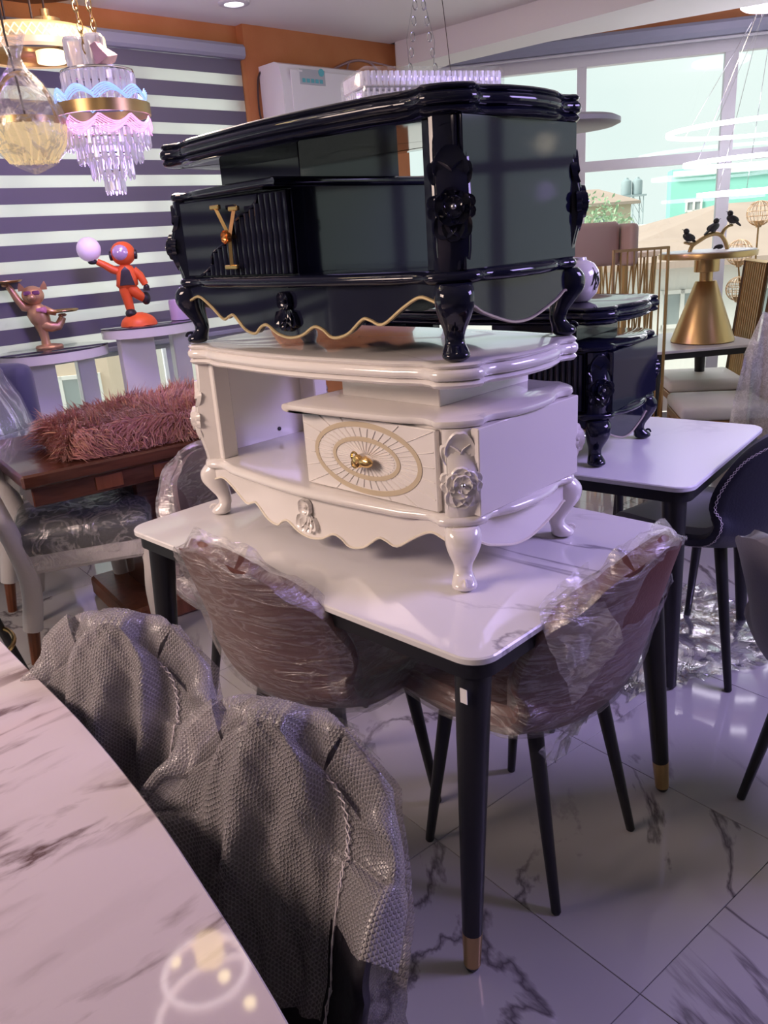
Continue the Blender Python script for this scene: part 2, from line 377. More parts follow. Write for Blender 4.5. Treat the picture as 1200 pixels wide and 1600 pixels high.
cb = MB(); cb.prism([(.2, 6.9), (4.6, 5.9), (4.6, 1.6), (1.63, 4.6), (.2, 6.1)], 2.81, 2.90); struct(cb.build('ceiling', ceil_m, smooth=0))
bm_ = MB(); bm_.prism([(.30, 6.25), (.98, 5.57), (1.63, 4.887), (2.9, 3.55), (4.4, 2.0), (4.4, 4.0), (2.6, 4.98), (1.735, 5.466), (1.243, 5.737), (.667, 6.261), (.5, 6.6), (.3, 6.6)], 2.54, 2.86); struct(bm_.build('trim_1', ceil_m, smooth=0))

def wallbox(name, m, x0, x1, y0, y1, z0, z1, M, par=None, bev=0):
    b = MB(); b.box(((x0 + x1) / 2, (y0 + y1) / 2, (z0 + z1) / 2), (abs(x1 - x0), abs(y1 - y0), abs(z1 - z0)), bev, M); o = b.build(name, m, par, 0)
    if par is None: struct(o)
    return o
b = MB()
b.box((-3.2, .1, 2.66), (6.6, .2, .12), 0, WL)
struct(b.build('wall_left', orange_m, smooth=0))
b = MB(); b.box((-3.2, .1, .06), (6.6, .2, .12), 0, WL); struct(b.build('trim_3', wall_m, smooth=0))
wallbox('wall_pillar', orange_m, .10, 1.46, -.07, .2, 0, 2.7, WL)
w1 = MB(); X = [-6.45, -5.2, -4.0, -2.8, -1.62, -.62, .05]
for x in X: w1.box((x, .08, 1.36), (.06, .06, 2.48), 0, WL)
for z in (.15, 1.12, 2.57): w1.box((-3.2, .08, z), (6.5, .05, .06), 0, WL)
win1 = struct(w1.build('window_1', frame_m, smooth=0))
for a, c in zip(X[:-1], X[1:]):
    g = MB(); g.box(((a + c) / 2, .09, 1.36), (c - a - .06, .006, 2.4), 0, WL); g.build('pane', pane_m, win1, 0)
# facade with the rolled-up blind
b = MB(); b.box((2.1, .1, 2.73), (4.4, .2, .20), 0, FR); struct(b.build('wall_back', orange_m, smooth=0))
b = MB(); b.box((2.1, .1, .10), (4.4, .2, .20), 0, FR); struct(b.build('trim_2', wall_m, smooth=0))
w2 = MB(); X2 = [.02, .36, 1.35, 2.35, 3.36, 4.2]
for x in X2: w2.box((x, .06, 1.4), (.065 if x < 2 else .085, .07, 2.4), 0, FR)
w2.box((2.1, .06, 2.545), (4.3, .08, .12), 0, FR); w2.box((2.1, .06, .23), (4.3, .08, .07), 0, FR); w2.box((2.1, .06, 1.83), (4.3, .06, .07), 0, FR)
win2 = struct(w2.build('window_2', frame_m, smooth=0))
for a, c in zip(X2[:-1], X2[1:]):
    for z0, z1 in ((.265, 1.795), (1.865, 2.485)):
        g = MB(); g.box(((a + c) / 2, .07, (z0 + z1) / 2), (c - a - .075, .006, z1 - z0), 0, FR); g.build('pane', pane_m, win2, 0)
# right side windows
RW = T(4.36, 5.7, 0) @ Rz(R(-90.6))
b = MB(); b.box((4.15, .1, .2), (8.4, .2, .4), 0, RW); b.box((4.15, .1, 2.66), (8.4, .2, .4), 0, RW); b.box((6.5, .1, 1.4), (3.7, .2, 2.2), 0, RW); struct(b.build('wall_right', wall_m, smooth=0))  # unseen near stretch made solid to keep daylight off the foreground floor
w3 = MB(); X3 = [.05, 1.2, 2.35, 3.5, 4.62]
for x in X3: w3.box((x, .08, 1.43), (.09, .08, 2.06), 0, RW)
for z in (.43, 1.83, 2.43): w3.box((2.33, .08, z), (4.6, .07, .07), 0, RW)
win3 = struct(w3.build('window_3', frame_m, smooth=0))
for a, c in zip(X3[:-1], X3[1:]):
    g = MB(); g.box(((a + c) / 2, .09, 1.43), (c - a - .09, .006, 1.96), 0, RW); g.build('pane', pane_m, win3, 0)
b = MB(); b.box((.4, -2.7, 1.35), (8.2, .2, 2.9)); struct(b.build('wall_front', wall_m, smooth=0))
b = MB(); b.box((0, .1, 1.35), (4.4, .2, 2.9), 0, T(-4.55, -.75, 0) @ Rz(R(-59.5)) @ T(0, -.2, 0)); struct(b.build('wall_front_left', wall_m, smooth=0))

# zebra blind on the left window
zb = thing('zebra_blind', 'grey and white striped zebra blind covering the left window', 'blind', M=WL.copy())
hb = MB(); hp = [(-.005, 2.51), (-.075, 2.51), (-.092, 2.525), (-.092, 2.57), (-.075, 2.588), (-.005, 2.588)]
hb.loft([[(-6.4, y, z) for y, z in hp], [(.09, y, z) for y, z in hp]]); hb.build('headbox', alu_m, zb)
P_ = .1395; zt = 1.732
k = 5
bands = []
z = zt + P_ * 5 + .079
while z > .95:
    bands.append((z - .079, z))     # dark band
    z -= P_
first = {}
def band(key, m, z0, z1, name):
    h = z1 - z0
    b = MB(); b.box((-3.155, -.034, (z0 + z1) / 2), (6.48, .0016, h)); return b.build(name, m, zb, 0)
for (a, c) in bands:
    c2 = min(c, 2.515)
    if c2 - a > .005: band('d', dark_band_m, a, c2, 'fabric_band')
    lo = max(a - (P_ - .079), .945)
    band('l', light_band_m, lo, a, 'sheer_band')
b = MB(); b.box((-3.155, -.034, .935), (6.48, .022, .03), .006); b.build('bottom_rail', alu_m, zb)
hb2 = thing('roller_blind', 'grey aluminium headbox of a rolled-up blind above the right windows', 'blind', M=FR.copy())
h = MB(); hp = [(-.005, 2.575), (-.07, 2.575), (-.095, 2.60), (-.095, 2.645), (-.07, 2.668), (-.005, 2.668)]
h.loft([[(.1, y, z) for y, z in hp], [(4.2, y, z) for y, z in hp]]); h.build('headbox', alu_m, hb2)
h = MB(); h.box((2.15, -.04, 2.563), (4.1, .025, .016), .004); h.build('bottom_rail', frame_m, hb2)

# ------------------------------------------------------------------ outdoors
b = MB(); b.box((0, 40, -3.3), (200, 110, .2)); struct(b.build('ground', street_m, smooth=0))
def building(name, label, loc, rz, size, m, windows=(), roof=None, overhang=.4):
    t = thing(name, label, 'building', loc, rz)
    w, d, h = size
    b = MB(); b.box((0, d / 2, h / 2), (w, d, h)); b.build('wall', m, t, 0)
    for (x, z, ww, hh) in windows:
        f = MB()
        for sx in (-1, 0, 1): f.box((x + sx * ww / 2, -.03, z), (.07, .08, hh + .07))
        for sz in (-1, 1): f.box((x, -.03, z + sz * hh / 2), (ww, .08, .07))
        f = f.build('window', pale_m, t, 0)
        g = MB(); g.box((x, .0, z), (ww, .05, hh)); g.build('pane', farwin_m, f, 0)
    if roof:
        b = MB(); o = overhang
        b.loft([[(-w / 2 - o, -o, h), (w / 2 + o, -o, h), (w / 2 + o, d + o, h), (-w / 2 - o, d + o, h)], [(-w / 2 - o, -o, h + .12), (w / 2 + o, -o, h + .12), (w / 2 + o, d + o, h + .12), (-w / 2 - o, d + o, h + .12)], [(-w / 2 + roof[1], d * .45, h + roof[0]), (w / 2 - roof[1], d * .45, h + roof[0]), (w / 2 - roof[1], d * .55, h + roof[0]), (-w / 2 + roof[1], d * .55, h + roof[0])]])
        b.build('roof', roof_m, t, 0)
    return t
tb = building('teal_building', 'teal rendered building far behind the brown roof', (14.4, 30, -3.2), R(-14), (6.8, 1.4, 6.15), tealwall_m, [(-2.6, 4.9, .5, .35), (1.2, 4.7, .5, .5)])
g = MB(); g.box((0, -.05, 6.0), (6.7, .2, .18)); g.build('parapet', pale_m, tb, 0)
building('bungalow', 'pale bungalow with brown hipped roof and white framed windows beyond the glass', (8.3, 15, -3.2), R(-4), (8.2, 6, 3.75), pale_m, [(-2.55, 3.0, .75, .62), (-.9, 3.0, .75, .62), (.8, 3.0, .75, .62)], (1.05, 3.2))
building('cream_house', 'small cream house with grey roof beside the teal building', (10.6, 37, -3.2), R(6), (2.1, 4, 5.2), peach_m, [(-.3, 4.5, .6, .5)], (.75, .8), .3)
building('white_outbuilding', 'long white wall building below the water tanks', (9.3, 26, -3.2), 0, (5.2, 3, 4.4), pale_m, [(-1.2, 3.6, .5, .5), (.6, 3.6, .5, .5)])
t = thing('water_tower', 'two grey water tanks on a lattice tower', 'tower', (15.7, 50, -3.2))
for dx in (-.32, .32):
    b = MB(); b.lathe([(.27, 4.75), (.29, 4.8), (.29, 5.3), (.27, 5.36), (.12, 5.44), (.1, 5.5)], 20, T(dx, 0, 0)); b.build('tank', tank_m, t)
b = MB(); b.box((0, 0, 4.7), (1.5, .9, .08)); b.build('platform', tank_m, t, 0)
b = MB()
for x in (-.6, .0, .6):
    for y in (-.35, .35): b.tube([(x, y, 0), (x, y, 4.7)], .03, 5)
    for q in range(6): b.tube([(x, -.35, q * .78), (x, .35, q * .78 + .78)], .015, 4)
for q in range(6):
    for y in (-.35, .35): b.tube([(-.6, y, q * .78), (0, y, q * .78 + .78), (.6, y, q * .78)], .015, 4)
b.build('lattice', tank_m, t); t.scale = (1, 1, 1.24)
def tree(loc, r, h, label, seed):
    rng = random.Random(seed); t = thing('tree', label, 'tree', loc)
    b = MB(); b.tube([(0, 0, 0), (.1, 0, h * .5), (0, .1, h)], [.16, .12, .06], 7); b.build('trunk', wood2_m, t)
    b = MB()
    for i in range(1500):
        d = Vector((rng.gauss(0, 1), rng.gauss(0, 1), rng.gauss(0, .75))); d = d.normalized() * r * rng.random() ** .4
        c = Vector((0, 0, h)) + d; s = rng.uniform(.06, .15); q = Matrix.Rotation(rng.random() * 6, 4, Vector((rng.random(), rng.random(), rng.random() + .1)).normalized())
        b.add([(0, 0, 0), (s, s * .4, 0), (s * 1.7, 0, s * .3), (s, -s * .4, 0)], [(0, 1, 2, 3)], T(*c) @ q)
    o = b.build('foliage', grass_m, t, 0); o['kind'] = 'stuff'
tree((7.1, 26, -3.2), 1.7, 3.3, 'bushy green tree left of the water tanks', 1)
tree((9.0, 34, -3.2), 1.6, 4.1, 'smaller green tree behind the water tower', 2)
b = MB(); b.box((6.3, 9.9, -1.6), (3.0, 1.6, .1), .04); tag(b.build('pool_cover', pool_m, smooth=0), 'pale blue flat surface outside below the bungalow', 'pool')
b = MB(); b.box((6.5, 11.4, -1.9), (6.5, .2, .9)); tag(b.build('garden_wall', peach_m, smooth=0), 'low peach garden wall in front of the bungalow', 'wall')
building('peach_house', 'peach house with grey windows seen under the striped blind', (-7.3, 15, -3.2), R(12), (4.6, 4, 3.35), peach_m, [(.45, 2.1, .8, .8), (1.75, 2.1, .7, .8)])
bl = building('balcony_house', 'white house with balcony railing seen beneath the blind', (-7.5, 21, -3.2), R(10), (12, 4, 5.4), pale_m, [(1.0, 3.6, .9, 1.1), (3.4, 3.6, .9, 1.1)])
b = MB()
for i in range(40): b.tube([(-5.5 + i * .28, -1, 3.1), (-5.5 + i * .28, -1, 3.9)], .02, 4)
for z in (3.15, 3.9): b.tube([(-5.5, -1, z), (5.5, -1, z)], .03, 4)
b.build('railing', tank_m, bl)

# ------------------------------------------------------------------ carved television stands
def spline_outline(a, b, c=.072):
    P = []
    def edge(p0, p1, n, amp, dip, wid):
        p0, p1 = Vector(p0), Vector(p1); d = p1 - p0; nn = Vector((d.y, -d.x)).normalized()
        for i in range(n):
            t = (i + .5) / n; l = d.length
            g = amp * math.sin(PI * t) ** 2 - dip * (math.exp(-((t * l - wid) / (wid * .8)) ** 2) + math.exp(-(((1 - t) * l - wid) / (wid * .8)) ** 2))
            P.append(p0 + d * t + nn * g)
    def corner(p0, p1):
        p0, p1 = Vector(p0), Vector(p1); d = p1 - p0; nn = Vector((d.y, -d.x)).normalized()
        for i in range(7):
            t = i / 6; P.append(p0 + d * t + nn * .013 * math.sin(PI * t) ** .8)
    edge((-a + c, -b), (a - c, -b), 30, .026, .016, .045); corner((a - c, -b), (a, -b + c))
    edge((a, -b + c), (a, b - c), 16, .016, .013, .035); corner((a, b - c), (a - c, b))
    edge((a - c, b), (-a + c, b), 30, .012, .010, .045); corner((-a + c, b), (-a, b - c))
    edge((-a, b - c), (-a, -b + c), 16, .016, .013, .035); corner((-a, -b + c), (-a + c, -b))
    return P
def offset_ring(P, d, z):
    n = len(P); out = []
    for i in range(n):
        t = P[(i + 1) % n] - P[i - 1]; nn = Vector((t.y, -t.x)).normalized(); q = P[i] - nn * d; out.append((q.x, q.y, z))
    return out
def clip_outline(P, x0, sgn):
    Q = [p for p in P if sgn * (p.x - x0) > 0]
    # rotate so that the cut is at the list's ends
    k = max(range(len(Q)), key=lambda i: (Q[(i + 1) % len(Q)] - Q[i]).length)
    Q = Q[k + 1:] + Q[:k + 1]
    out = [Vector((x0, Q[0].y))] + Q + [Vector((x0, Q[-1].y))]
    return out
TOPPROF = [(.05, 0), (.016, 0), (.007, .003), (.003, .008), (.007, .013), (.011, .015), (.003, .018), (.0, .024), (.001, .032), (.006, .037), (.011, .038), (.006, .041), (.004, .045), (.008, .0485), (.016, .05)]
MOLDPROF = [(.05, 0), (.016, 0), (.006, .003), (.001, .009), (.0, .013), (.003, .019), (.01, .024), (.02, .025)]
CASEPROF = [(.05, 0), (.018, 0), (.006, .003), (.002, .009), (.004, .016), (.014, .02)]
def slab(P, prof, z0, name, m, par):
    b = MB(); b.loft([offset_ring(P, d, z0 + z) for d, z in prof]); return b.build(name, m, par, 50)

def petal(b, M, L_, W_, depth=.007, rim=.003):
    """cupped petal growing along +y from the origin, face along +z"""
    rings = []; nu = 10
    for k, s in enumerate((0.0, .45, .8, .95, 1.0)):
        ring = []
        for j in range(nu + 1):
            a = -PI * .5 + PI * j / nu + PI / 2
            th = PI * (j / nu)
            x = math.cos(th) * W_ * (1 + .18 * math.cos(2 * th)) ; y = L_ * .45 + math.sin(th) * L_ * .55 * (1 - .12 * math.exp(-((th - PI / 2) / .35) ** 2))
            z = depth * s ** 2 + (rim if k == 3 else 0)
            if k == 4: z = -.002
            ring.append((x * s, y * s, z))
        rings.append(ring)
    b.loft(rings, False, False, M)
def rosette(b, M, s=1):
    """flower with palmette above and leaf below, face along +z of M, up = +y"""
    for i, (L_, W_) in enumerate([(.062, .020)]):
        for a in (-34, 34): petal(b, M @ T(0, .018 * s, -.002) @ Rz(R(a)), L_ * .72 * s, W_ * .62 * s, .008, .003)
        petal(b, M @ T(0, .014 * s, 0), L_ * s, W_ * s, .010, .004)
    for a in (150, 180, 210): petal(b, M @ T(0, -.004 * s, -.001) @ Rz(R(a)), .040 * s, .013 * s, .008, .003)
    for a in (75, 105, -75, -105): petal(b, M @ T(0, 0, -.003) @ Rz(R(a)), .033 * s, .010 * s, .006, .003)
    for k in range(5): petal(b, M @ T(0, 0, .004) @ Rz(R(72 * k + 8)), .025 * s, .0125 * s, .008, .0035)
    for k in range(5): petal(b, M @ T(0, 0, .009) @ Rz(R(72 * k + 44)), .015 * s, .008 * s, .006, .003)
def shell_carving(b, M, s=1):
    for a in (-38, -13, 13, 38): petal(b, M @ Rz(R(180 + a)), .055 * s, .013 * s, .006, .004)
    for k in range(4): petal(b, M @ T(0, .012 * s, .003) @ Rz(R(90 * k + 45)), .022 * s, .012 * s, .006, .003)
    b.ball((0, .012 * s, .006), .006 * s, 8, 6, M)

A_, B_ = .482, .236
def make_stand(label, pos, rz, m, trim, black, mirror, group=None, sy=1):
    t = thing('television_stand', label, 'stand', pos, rz, group)
    sg = -1 if mirror else 1          # +1: drawer case on the right
    b_ = B_ * sy
    P = spline_outline(A_, b_); PB = spline_outline(A_ - .004, b_ - .004)
    slab(PB, MOLDPROF, .14, 'base_moulding', m, t)
    slab(P, TOPPROF, .422, 'top', m, t)
    xs = sg * -.014
    PC = clip_outline(spline_outline(A_ - .006, b_ - .006), xs - sg * .016, sg)
    slab(PC, CASEPROF, .343, 'case_top', m, t)
    # case and riser
    b = MB(); x0, x1 = sorted((xs, sg * .40)); b.box(((x0 + x1) / 2, .014, .254), (x1 - x0, 2 * (b_ - .018) - .006, .178)); b.build('case', m, t, 0)
    b = MB(); x0, x1 = sorted((sg * .04, sg * (.335 if not black else .335))); b.box(((x0 + x1) / 2, .035, .393), (x1 - x0, 2 * b_ - .15, .062), .002); 
    b.build('riser', m, t, 0)
    # full-height end panel on the open side, side panel of the case
    b = MB(); b.box((-sg * (A_ - .03), 0, .2935), (.022, 2 * (b_ - .05), .26), .002); [b.box((-sg * (A_ - .066), q * (b_ - .066), .2935), (.078, .05, .26), .003) for q in (-1, 1)]; b.build('end_panel', m, t, 0)
    b = MB(); b.box((sg * (A_ - .035), 0, .254), (.06, 2 * (b_ - .055), .18), .002); b.build('side_panel', m, t, 0)
    # corner posts with carving, legs
    for cx in (-1, 1):
        for cy in (-1, 1):
            z1 = .344 if cx == sg else .424
            ang = math.atan2(cy, cx); M = T(cx * (A_ - .052), cy * (b_ - .052), 0) @ Rz(ang)     # local +x outward
            post = MB(); rings = []
            for k in range(13):
                q = k / 12; z = .163 + (z1 - .163) * q
                off = -.006 + .022 * math.exp(-((q - .40) / .26) ** 2); hw = .034; hd = .026
                ring = [(-hd, -hw, z), (off + hd * .55, -hw, z), (off + hd * .9, -hw * .72, z), (off + hd, 0, z), (off + hd * .9, hw * .72, z), (off + hd * .55, hw, z), (-hd, hw, z)]
                rings.append(ring)
            post.loft(rings, True, True, M); po = post.build('corner_post', m, t, 40)
            h = z1 - .163
            c = MB(); FM = M @ T(.026 + .016, 0, .163 + h * .42) @ Matrix(((0, 0, 1, 0), (1, 0, 0, 0), (0, 1, 0, 0), (0, 0, 0, 1)))
            c0 = MB(); rosette(c0, Matrix(), 1.4 if cx == sg else 1.45)
            def onpost(v):
                q = .42 + v.y / h; rad = -.006 + .022 * math.exp(-((q - .40) / .26) ** 2) + .026 * (.90 - .30 * (v.x / .034) ** 2); return M @ Vector((rad + v.z * .9 - .001, v.x, .163 + h * q))
            c.v = [onpost(v) for v in c0.v]; c.f = c0.f; 
            arch = [(y, q) for y, q in cat([(-.027, .10), (-.028, .3), (-.028, .6), (-.027, .84), (-.020, .915), (0, .94), (.020, .915), (.027, .84), (.028, .6), (.028, .3), (.027, .10)], 4)]
            c.tube([M @ Vector((-.006 + .022 * math.exp(-((q - .40) / .26) ** 2) + .026 * (.62 + .3 * (1 - (y / .034) ** 2)), y, .163 + h * q)) for y, q in arch], .0024, 5)
            c.build('carved_rosette', m, po, 45)
            bead = MB(); bead.ball((0, 0, .011), .0055, 10, 8, FM); bead.build('bead', chrome_m if not black else mat('pewter_bead', (.35, .35, .38), .25, .8), po)
            lg = MB(); rings = []
            for z, o, rr, rtan in cat([(.142, .004, .030, .034), (.125, .012, .036, .038), (.10, .013, .035, .036), (.075, .004, .027, .029), (.052, -.006, .020, .0205), (.034, -.008, .018, .019), (.024, -.002, .021, .0225), (.014, .005, .026, .026), (.006, .006, .026, .026), (0, .006, .018, .018)], 3):
                rings.append([(o + rr * math.copysign(abs(math.cos(2 * PI * j / 20)) ** .85, math.cos(2 * PI * j / 20)), rtan * math.copysign(abs(math.sin(2 * PI * j / 20)) ** .85, math.sin(2 * PI * j / 20)), z) for j in range(20)])
            lg.loft(rings, True, True, M); lo = lg.build('leg', m, t, 50)
            sc = MB(); sc.tube([M @ Vector((.030 + .004 * math.cos(u), 0, .012)) if False else M @ Vector((.024 + .012 * math.cos(u * 1.0) * (1 - u / 9), .0, .016 + .012 * math.sin(u) * (1 - u / 9))) for u in [q * .5 for q in range(13)]], .0035, 6)
            sc.build('foot_scroll', m, lo)
    # aprons with wavy lower edge
    wav = [(-.405, .062), (-.375, .108), (-.345, .118), (-.305, .098), (-.255, .066), (-.225, .074), (-.205, .075), (-.165, .045), (-.125, .037), (-.10, .053), (-.075, .058), (-.04, .040), (0, .033), (.04, .040), (.075, .058), (.10, .053), (.125, .037), (.165, .045), (.205, .075), (.225, .074), (.255, .066), (.305, .098), (.345, .118), (.375, .108), (.405, .062)]
    wav = [(x * 1.065, z) for x, z in wav]; wav[0] = (-.432, .100); wav[-1] = (.432, .100); wav[1] = (-.400, .112); wav[-2] = (.400, .112)
    wv = cat(wav, 4)
    def bow(x): return -b_ + .026 - .022 * math.sin(PI * max(0, min(1, (x + .38) / .76))) ** 2
    ap = MB(); ap.loft([[(x, bow(x), z), (x, bow(x), .142), (x, bow(x) + .016, .142), (x, bow(x) + .016, z)] for x, z in wv]); fa = ap.build('front_apron', m, t, 30)
    tr = MB(); tr.tube([(x, bow(x) - .001, z) for x, z in wv], .0035 if black else .0028, 6); tr.build('gilt_trim' if black else 'edge_trim', trim, fa)
    sh = MB(); shell_carving(sh, T(0, bow(0) - .002, .100) @ Rx(R(90)), 1.05); sh.build('shell_carving', m, fa, 45)
    ap = MB(); ap.loft([[(x, b_ - .03, z + .01), (x, b_ - .03, .142), (x, b_ - .045, .142), (x, b_ - .045, z + .01)] for x, z in wv]); ap.build('back_apron', m, t, 30)
    for s2 in (-1, 1):
        sw = cat([(-b_ + .055, .075), (-b_ + .075, .098), (-b_ + .11, .082), (-.05, .058), (0, .052), (.05, .058), (b_ - .11, .082), (b_ - .075, .098), (b_ - .055, .075)], 4); X_ = s2 * (A_ - .028)
        ap = MB(); ap.loft([[(X_, y, z), (X_, y, .142), (X_ - s2 * .016, y, .142), (X_ - s2 * .016, y, z)] for y, z in sw]); so = ap.build('side_apron', m, t, 30)
        tr = MB(); tr.tube([(X_ + s2 * .001, y, z) for y, z in sw], .003, 6); tr.build('edge_trim', trim if not black else mat('dull_gilt_edge', (.42, .34, .30), .4, .4), so)
    # drawer
    dx0, dx1 = sorted((xs + sg * .004, sg * .398)); yf = -(b_ - .032)
    d = MB(); d.box(((dx0 + dx1) / 2, yf - .004, .253), (dx1 - dx0 - .004, .014, .172), .0025); dr = d.build('drawer', m, t, 0)
    yd = yf - .011; cx = (dx0 + dx1) / 2; cz = .253
    FMd = T(cx, yd, cz) @ Rx(R(90))            # local x right, local y up, local z towards the front
    if not black:
        for a, bb, w in ((.158, .075, .0115), (.098, .043, .010)):
            rg = MB(); rg.torus(1, 1, 64, 6, FMd) if False else None
            rings = []
            for i in range(72):
                th = 2 * PI * i / 72; c_, s_ = math.cos(th), math.sin(th)
                rings.append([(c_ * (a - w / 2), s_ * (bb - w / 2), -.001), (c_ * (a - w / 2), s_ * (bb - w / 2), .0016), (c_ * (a + w / 2), s_ * (bb + w / 2), .0016), (c_ * (a + w / 2), s_ * (bb + w / 2), -.001)])
            rg.loft(rings, True, False, FMd, loop=True); rg.build('oval_band', tan_m, dr, 30)
        ry = MB()
        for k in range(40):
            th = 2 * PI * (k + .5) / 40 
            for (r0_, r1_) in ((.25, .88), (1.10, 1.56), (1.72, 3.2)):
                a, bb = .098, .043
                if r0_ > 1.5: r0_, r1_ = 1.0, 2.2; a, bb = .166, .082
                p0 = Vector((math.cos(th) * a * r0_, math.sin(th) * bb * r0_, 0)); p1 = Vector((math.cos(th) * a * r1_, math.sin(th) * bb * r1_, 0))
                if a > .1:
                    if k % 2: continue
                    sc_ = 1.0
                    for lim, v in ((.196, abs(p1.x)), (.083, abs(p1.y))):
                        if v > lim: sc_ = min(sc_, lim / v)
                    p1 = p1 * sc_
                    if p1.length <= p0.length + .004: continue
                dd = (p1 - p0).normalized(); nn = Vector((-dd.y, dd.x, 0)) * .0016
                ry.loft([[p0 + nn, p0 + Vector((0, 0, .0024)), p0 - nn], [p1 + nn, p1 + Vector((0, 0, .0024)), p1 - nn]], True, True, FMd)
        ry.build('sunburst_relief', m, dr, 0)
        h = MB(); h.lathe([(.006, 0), (.005, .012), (.012, .016), (.015, .022), (.012, .03), (.004, .033)], 18, FMd); 
        h.ball((.02, .0, .022), (.022, .012, .010), 14, 8, FMd)
        for q in (-1, 1): h.torus(.009, .0028, 20, 6, FMd @ T(-.014, q * .008, .02))
        h.build('gold_knob', gold_m, dr)
    else:
        rd = MB(); wdt = dx1 - dx0; n = 17
        # reeds right of an S-curve from lower left to upper right; left part stays plain
        cur = []
        for i in range(21):
            q = i / 20; x = -.14 + .255 * (q + .06 * math.sin(q * 6 * PI * .85)); cur.append((x, -.084 + .168 * q))
        for k in range(n):
            x = -.13 + k * .0195
            if x > wdt / 2 - .012: break
            zt_ = -.084
            for (xa, za), (xb, zb_) in zip(cur[:-1], cur[1:]):
                if xa <= x <= xb: zt_ = za + (zb_ - za) * (x - xa) / (xb - xa + 1e-9)
            if x > cur[-1][0]: zt_ = .084
            if zt_ < -.075: continue
            rings = []
            for zz in (-.084, zt_ - .003): rings.append([(x + .0088 * math.cos(PI * j / 8), zz, .0075 * math.sin(PI * j / 8)) for j in range(9)])
            o = MB(); o.loft(rings, True, True, FMd); o.build('reed', m, dr, 60)
        rd.tube([(x, z, .003) for x, z in cur], .0035, 6, M=FMd); rd.build('wave_moulding', m, dr)
        h = MB()
        def bar(p, q, w0=.0055):
            h.tube([(p[0], p[1], .022), (q[0], q[1], .022)], w0, 4, M=FMd)
        def serif(c, w): h.box((c[0], c[1], .022), (w, .010, .010), .002, FMd)
        hx = .02 
        bar((hx - .040, .062), (hx, 0)); bar((hx + .028, .056), (hx, 0)); bar((hx, 0), (hx - .004, -.062))
        serif((hx - .042, .065), .034); serif((hx + .028, .058), .034); serif((hx - .004, -.066), .046)
        h.tube([(hx, 0, 0), (hx, 0, .022)], .005, 8, M=FMd)
        hd_ = h.build('gold_handle', gold_m, dr, 30)
        h = MB()
        for k in range(6): petal(h, FMd @ T(hx - .006, 0, .026) @ Rz(k * PI / 3), .016, .008, .005, .002)
        h.ball((hx - .006, 0, .029), .005, 10, 6, FMd); h.build('handle_rosette', mat('copper_rosette', (.62, .28, .10), .3, .9), hd_)
    # screws on the white stand's open end panel
    if not black:
        s_ = MB()
        for y, z in ((-.12, .19), (.05, .19), (.10, .25)):
            s_.lathe([(.006, 0), (.006, .003), (.003, .004)], 10, T(-sg * (A_ - .041), y, z) @ Ry(R(90 * sg)))
        s_.build('screw', screw_m, t)
    return t
AX = R(-45.21)
make_stand('ivory carved television stand with sunburst oval drawer standing on the white dining table', (-.0155, 1.9715, .752), AX, white_m, whitet_m, False, False)
make_stand('black gloss carved television stand with gilt wavy apron stacked on the ivory stand', (-.015, 1.975, 1.2255), AX, black_m, gilt_m, True, True)
A2 = R(-38.8)
make_stand('black gloss carved television stand standing on the right-hand dining table below the round vase', (.437, 2.771, .752), A2, black_m, gilt_m, True, False)

# ------------------------------------------------------------------ dining tables
def dining_table(label, corner, rz, L_, W_, m, feet, gold=True, top=.75):
    """corner: the corner nearest the camera = local (+L/2, -W/2)"""
    M = T(corner[0], corner[1], 0) @ Rz(rz) @ T(-L_ / 2, W_ / 2, 0)
    t = thing('dining_table', label, 'table', M=M); I = M.inverted()
    b = MB(); rg = rrect(L_ / 2, W_ / 2, .055, 8); ri = rrect(L_ / 2 - .003, W_ / 2 - .003, .052, 8)
    b.loft([[(x, y, top - .016) for x, y in ri], [(x, y, top - .013) for x, y in rg], [(x, y, top - .003) for x, y in rg], [(x, y, top) for x, y in ri]]); b.build('tabletop', m, t, 30)
    b = MB(); rg = rrect(L_ / 2 - .012, W_ / 2 - .012, .05, 6); rh = rrect(L_ / 2 - .045, W_ / 2 - .045, .03, 6)
    b.loft([[(x, y, top - .050) for x, y in rg], [(x, y, top - .0165) for x, y in rg], [(x, y, top - .0165) for x, y in rh], [(x, y, top - .050) for x, y in rh]], True, False, loop=True); b.build('frame', blackmetal_m, t, 30)
    for i, (sx, sy) in enumerate(((1, -1), (1, 1), (-1, -1), (-1, 1))):
        p = Vector((sx * (L_ / 2 - .065), sy * (W_ / 2 - .065), top - .02)); f = I @ Vector((*feet[i], 0)) if feet[i] else Vector((sx * (L_ / 2 - .02), sy * (W_ / 2 - .02), 0))
        g = f.lerp(p, .13); e = f.lerp(p, .018)
        b = MB(); b.tube([g if gold else e, p], [.021 if gold else .0185, .036], 18); lo = b.build('leg', blackmetal_m, t)
        if gold:
            b = MB(); b.tube([e, g], [.0178, .0212], 18); b.build('gold_tip', brass_m, lo)
        b = MB(); b.tube([f + Vector((0, 0, .0)), f + Vector((0, 0, .006)), e], [.011, .015, .0165], 14); b.build('foot_pad', blackmetal_m, lo)
    return t, M
mt, MT = dining_table('white stone dining table with gold-tipped black legs under the ivory stand', (.1457, 1.217), AX, 1.21, .80, top_m, [(.118, 1.274), (.696, 1.784), None, None])
b = MB(); b.box((.1, -.405, .742), (.0018, .003, .018)); b.build('extension_seam', grout_m, mt, 0)
b = MB(); b.box((.553, -.383, .66), (.016, .0012, .03), 0, T(0, 0, 0)); b.build('paper_tag', tag_m, mt, 0)
t2, MT2 = dining_table('matt white dining table with black legs beside the navy chair', (.838, 2.068), A2, 1.3, .80, top2_m, [(.895, 2.275), None, None, None], False)
